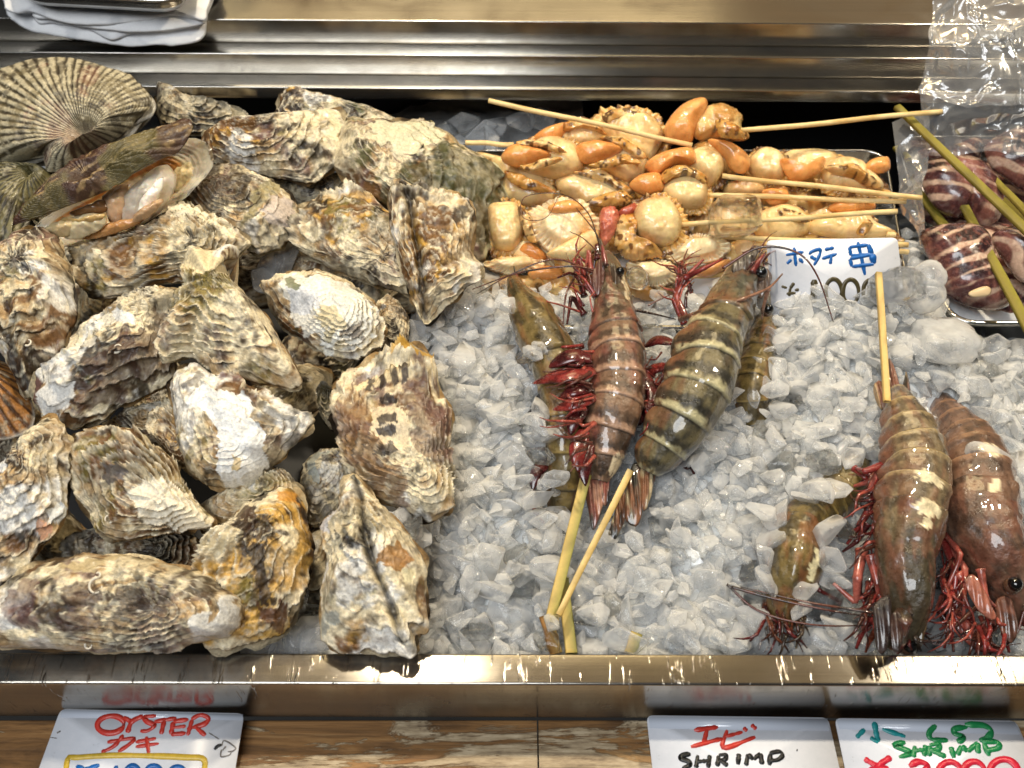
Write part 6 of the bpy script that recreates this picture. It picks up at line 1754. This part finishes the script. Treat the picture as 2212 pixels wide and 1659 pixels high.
NV = 22
SH = [shard(100 + k, 11 + k % 6, .13 + .05 * (k % 3)) for k in range(NV)]
SME = [mesh_np('ice_chunk', s[0] * .01, s[1], M['ice_clear'] if k % 6 == 5 else M['ice'], None, k % 5 != 0) for k, s in enumerate(SH)]

# regions that stay free of loose ice (footprints seen from above, in world xy)
zones = [[(1965, 705, .006), (1905, 325, .006), (1000, 325, .006), (1000, 560, .006), (1060, 625, .006), (1300, 640, .006), (1655, 640, .006)],
         [(2600, 700, .012), (2420, 290, .012), (1940, 290, .012), (2058, 700, .012)], [(2070, 690, .0), (2600, 690, .0), (2600, 735, .0), (2090, 735, .0)]]
zones = [np.array([at(*q_)[:2] for q_ in z_]) for z_ in zones]
oy = np.array([at(x, y_, .01)[:2] for x, y_ in [(-400, 150), (560, 205), (900, 240), (1010, 330), (1010, 480), (1000, 600), (925, 690), (880, 745), (945, 820), (975, 900), (965, 1090), (930, 1130), (880, 1150), (915, 1220), (920, 1300), (900, 1440), (-400, 1440)]])
cap_p = np.array([c_[0] for c_ in CAPS])
cap_r = np.array([c_[1] for c_ in CAPS])
rg = np.random.RandomState(7)
pieces = []
sp = .0090
for layer in range(3):
    xs_ = np.arange(-.10, .42, sp)
    ys_ = np.arange(yi + .010, y0 + .02, sp * .87)
    for b, yy in enumerate(ys_):
        for xx in xs_ + (b % 2) * sp / 2:
            x, y_ = xx + rg.uniform(-.5, .5) * sp, yy + rg.uniform(-.5, .5) * sp
            if y_ < yi + .008:
                continue
            r_ = rg.choice([.0048, .0062, .0078, .0100], p=[.32, .33, .23, .12]) * rg.uniform(.95, 1.5)
            if layer == 2:
                if rg.rand() > .45:
                    continue
                r_ *= .8
            pieces.append((x, y_, r_, layer))
pc_ = np.array(pieces)
zz = ice_z(pc_[:, 0], pc_[:, 1]) + np.choose(pc_[:, 3].astype(int), [-.006, .000, .0065]) + rg.uniform(-.002, .002, len(pc_))
keep = ~inpoly(pc_[:, :2], oy)
for z_ in zones:
    keep &= ~inpoly(pc_[:, :2], z_)
C3 = np.column_stack([pc_[:, 0], pc_[:, 1], zz])
dd = np.linalg.norm(C3[:, None, :] - cap_p[None], axis=2) - cap_r[None]
keep &= dd.min(1) > pc_[:, 2] * .35
# pieces that would hide a prawn from above are dropped unless it is a half sunk one
pj = proj(C3)
keep &= ~((C3[:, 1] > y0 - .05) & (C3[:, 0] > .05))
keep &= (pj[:, 0] > 780) & (pj[:, 0] < 2500) & (pj[:, 1] < 1520)
idx = np.where(keep)[0]
extra = []      # pieces lying on the half sunk prawns and among the shells: px, py, z, r
for x, y_, z_, r_ in [(1150,762,.046,.008),(1165,752,.049,.006),(1138,775,.044,.007),(1105,665,.044,.009),(1088,650,.040,.008),(1140,655,.040,.006),(1150,905,.034,.009),(1172,925,.033,.008),(1195,945,.030,.009),(1165,880,.036,.008),(1200,1030,.028,.009),(1185,1045,.024,.007),
                      (1170,985,.026,.009),(1160,1075,.020,.010),(1175,1120,.016,.010),(1185,1170,.012,.010),(1190,1230,.010,.011),(1196,1345,.016,.008),(1180,1380,.006,.008),
                      (1680,950,.026,.010),(1650,985,.022,.011),(1690,880,.028,.010),(1668,840,.030,.009),(1680,790,.028,.009),(1640,930,.024,.007),(1695,740,.030,.009),(1610,960,.020,.009),
                      (1790,1060,.024,.011),(1762,1055,.026,.012),(1735,1080,.022,.010),(1690,1120,.020,.012),(1670,1165,.018,.012),(1655,1210,.016,.010),(1790,1145,.026,.011),(1815,1140,.022,.009),(1790,1205,.020,.011),(1735,1265,.014,.011),(1660,1265,.012,.010),(1800,1250,.012,.010),(1730,1320,.010,.008),(1780,1300,.004,.012),(1800,1350,.0,.012),(1780,1390,-.006,.012),
                      (1850,1380,-.008,.010),(1625,1330,.004,.012),(1600,1390,-.004,.011),
                      (890,1135,.034,.009),(868,1122,.032,.007),(905,1160,.026,.010),(1225,1130,.012,.008),(1300,1240,-.004,.010),(1640,1110,.022,.011),
                      (940,870,.040,.006),(950,800,.042,.006),(2185,1050,.034,.009),(2210,1010,.03,.010),(2190,1120,.022,.008),
                      (1000,262,-.006,.014),(1035,285,-.004,.016),(1080,272,-.006,.015),(1120,262,-.008,.016),(1060,305,-.004,.014),(950,285,-.008,.013),(1170,262,-.010,.014),(985,305,-.006,.012),
                      
                      (630,1390,-.004,.012),(655,1370,-.006,.012),(680,1385,-.002,.012),(660,1320,-.010,.012),(650,1280,-.014,.012),(610,1400,-.004,.010),(560,1405,-.008,.010),(600,570,.010,.018),(590,610,.006,.016),(895,760,.020,.012),(900,720,.022,.012),(930,690,.024,.013),(240,1402,-.01,.012)]:
    extra.append((*at(x, y_, z_), r_))
allp = [(C3[i, 0], C3[i, 1], C3[i, 2], pc_[i, 2]) for i in idx] + extra
n_grid = len(idx)
A_ = np.array(allp)
px_ = proj(A_[:, :3])
dist = np.linalg.norm(A_[:, :3] - CAMP, axis=1)
vis = A_[:, 3] / dist * ((px_[:, 0] > 0) & (px_[:, 0] < CW) & (px_[:, 1] > 0) & (px_[:, 1] < 1405))
lay = np.concatenate([pc_[idx, 3], np.full(len(extra), 3)])
score = vis * np.choose(lay.astype(int), [.0, .55, 1.0, 2.5])
order = np.argsort(-score)
single = set(order[:285].tolist())


def eul(seed):
    r_ = np.random.RandomState(seed)
    return (r_.uniform(-.5, .5), r_.uniform(-.5, .5), r_.uniform(0, 6.28))


def ice_label(x, y_):
    if y_ < 340:
        return 'grey ice lump in the shade by the largest oyster' if x < 1400 else 'grey ice lump in the shade behind the scallop tray'
    if x < 950:
        return 'ice lump caught in a gap of the oyster pile'
    if x < 1130:
        return 'ice lump on the ridge between the oysters and the half sunk olive prawn'
    if x < 1290:
        return 'ice lump lying against the half sunk olive prawn'
    if x > 1640 and y_ > 1010 and x < 1870:
        return 'ice lump lying around the yellowish prawn'
    if y_ > 1040 and x < 1700:
        return 'ice lump between the crossed skewers and the yellowish prawn'
    if x < 1880:
        return 'ice lump between the striped prawn and the tail-up prawn'
    return 'ice lump on the slope below the squid tray'


from mathutils import Euler
bulk = []
for i in range(len(A_)):
    k = i % NV
    e = Euler(eul(i))
    if i in single:
        o = bpy.data.objects.new('ice_chunk', SME[k])
        COL.objects.link(o)
        o.location = tuple(float(q_) for q_ in A_[i, :3])
        o.rotation_euler = e
        s_ = float(A_[i, 3] / .01)
        o.scale = (s_, s_, s_)
        o["label"] = ice_label(*px_[i])
        o["category"] = 'ice chunk'
        o["group"] = 'loose lumps of crushed ice'
    else:
        bulk.append((k, A_[i], np.array(e.to_matrix())))
vs, fs, n = [], [], 0
for k, a_, m_ in bulk:
    v = (SH[k][0] * a_[3]) @ m_.T + a_[:3]
    vs.append(v)
    fs.append(SH[k][1] + n)
    n += len(v)
o = part('ice_rubble', np.concatenate(vs), np.concatenate(fs), M['ice'], smooth=False)
o.data.polygons.foreach_set('use_smooth', np.concatenate([np.full(len(SH[k][1]), k % 5 != 0) for k, a_, m_ in bulk]))
o['kind'] = 'stuff'
o['label'] = 'heaped crushed ice between the oysters, prawns and trays'
o['category'] = 'ice'
print('ICE', len(A_), len(bulk))


def cube_ice(label, loc, size, rot, seed, mat='ice_clear', pw=9.0):
    d = IV / (np.abs(IV) ** pw).sum(1)[:, None] ** (1 / pw)
    v = d * np.array(size) / 2
    v = v + IV * (.0006 * fbm(IV * 2.5, seed, 3))[:, None]
    v = v @ np.array(Euler(rot).to_matrix()).T + loc
    return solo('ice_chunk', v, IF, M[mat], label, 'ice chunk', group='distinct pieces of ice')


cube_ice('clear ice cube lying on the scallop skewers beside the price card', at(1586, 468, .050), (.027, .022, .032), (.6, .12, .12), 3)
cube_ice('clear angular ice block leaning on the price card', at(1938, 622, .046), (.024, .018, .028), (.5, .5, .2), 5)
cube_ice('rounded ice ball with specks beside the squid tray', at(2006, 600, .050), (.019, .020, .021), (.2, .1, .4), 6, 'ice', 2.4)
cube_ice('smooth ice piece below the rounded ice ball', at(2002, 640, .042), (.020, .018, .022), (.2, .5, .4), 7, 'ice', 2.6)
cube_ice('pill shaped piece of ice beside the brownish pink prawn', at(2140, 990, .036), (.028, .012, .012), (.1, .25, -.35), 8, 'ice', 3.2)
cube_ice('broad slab of cloudy ice near the corner of the squid tray', at(2040, 735, .032), (.034, .030, .018), (-.3, .1, .1), 9, 'ice', 7)
cube_ice('sparkling ice lump perched on the scallop skewers near the ruddy prawn', at(1378, 600, .032), (.014, .014, .012), (.2, .5, .3), 12, 'ice_clear', 2.6)
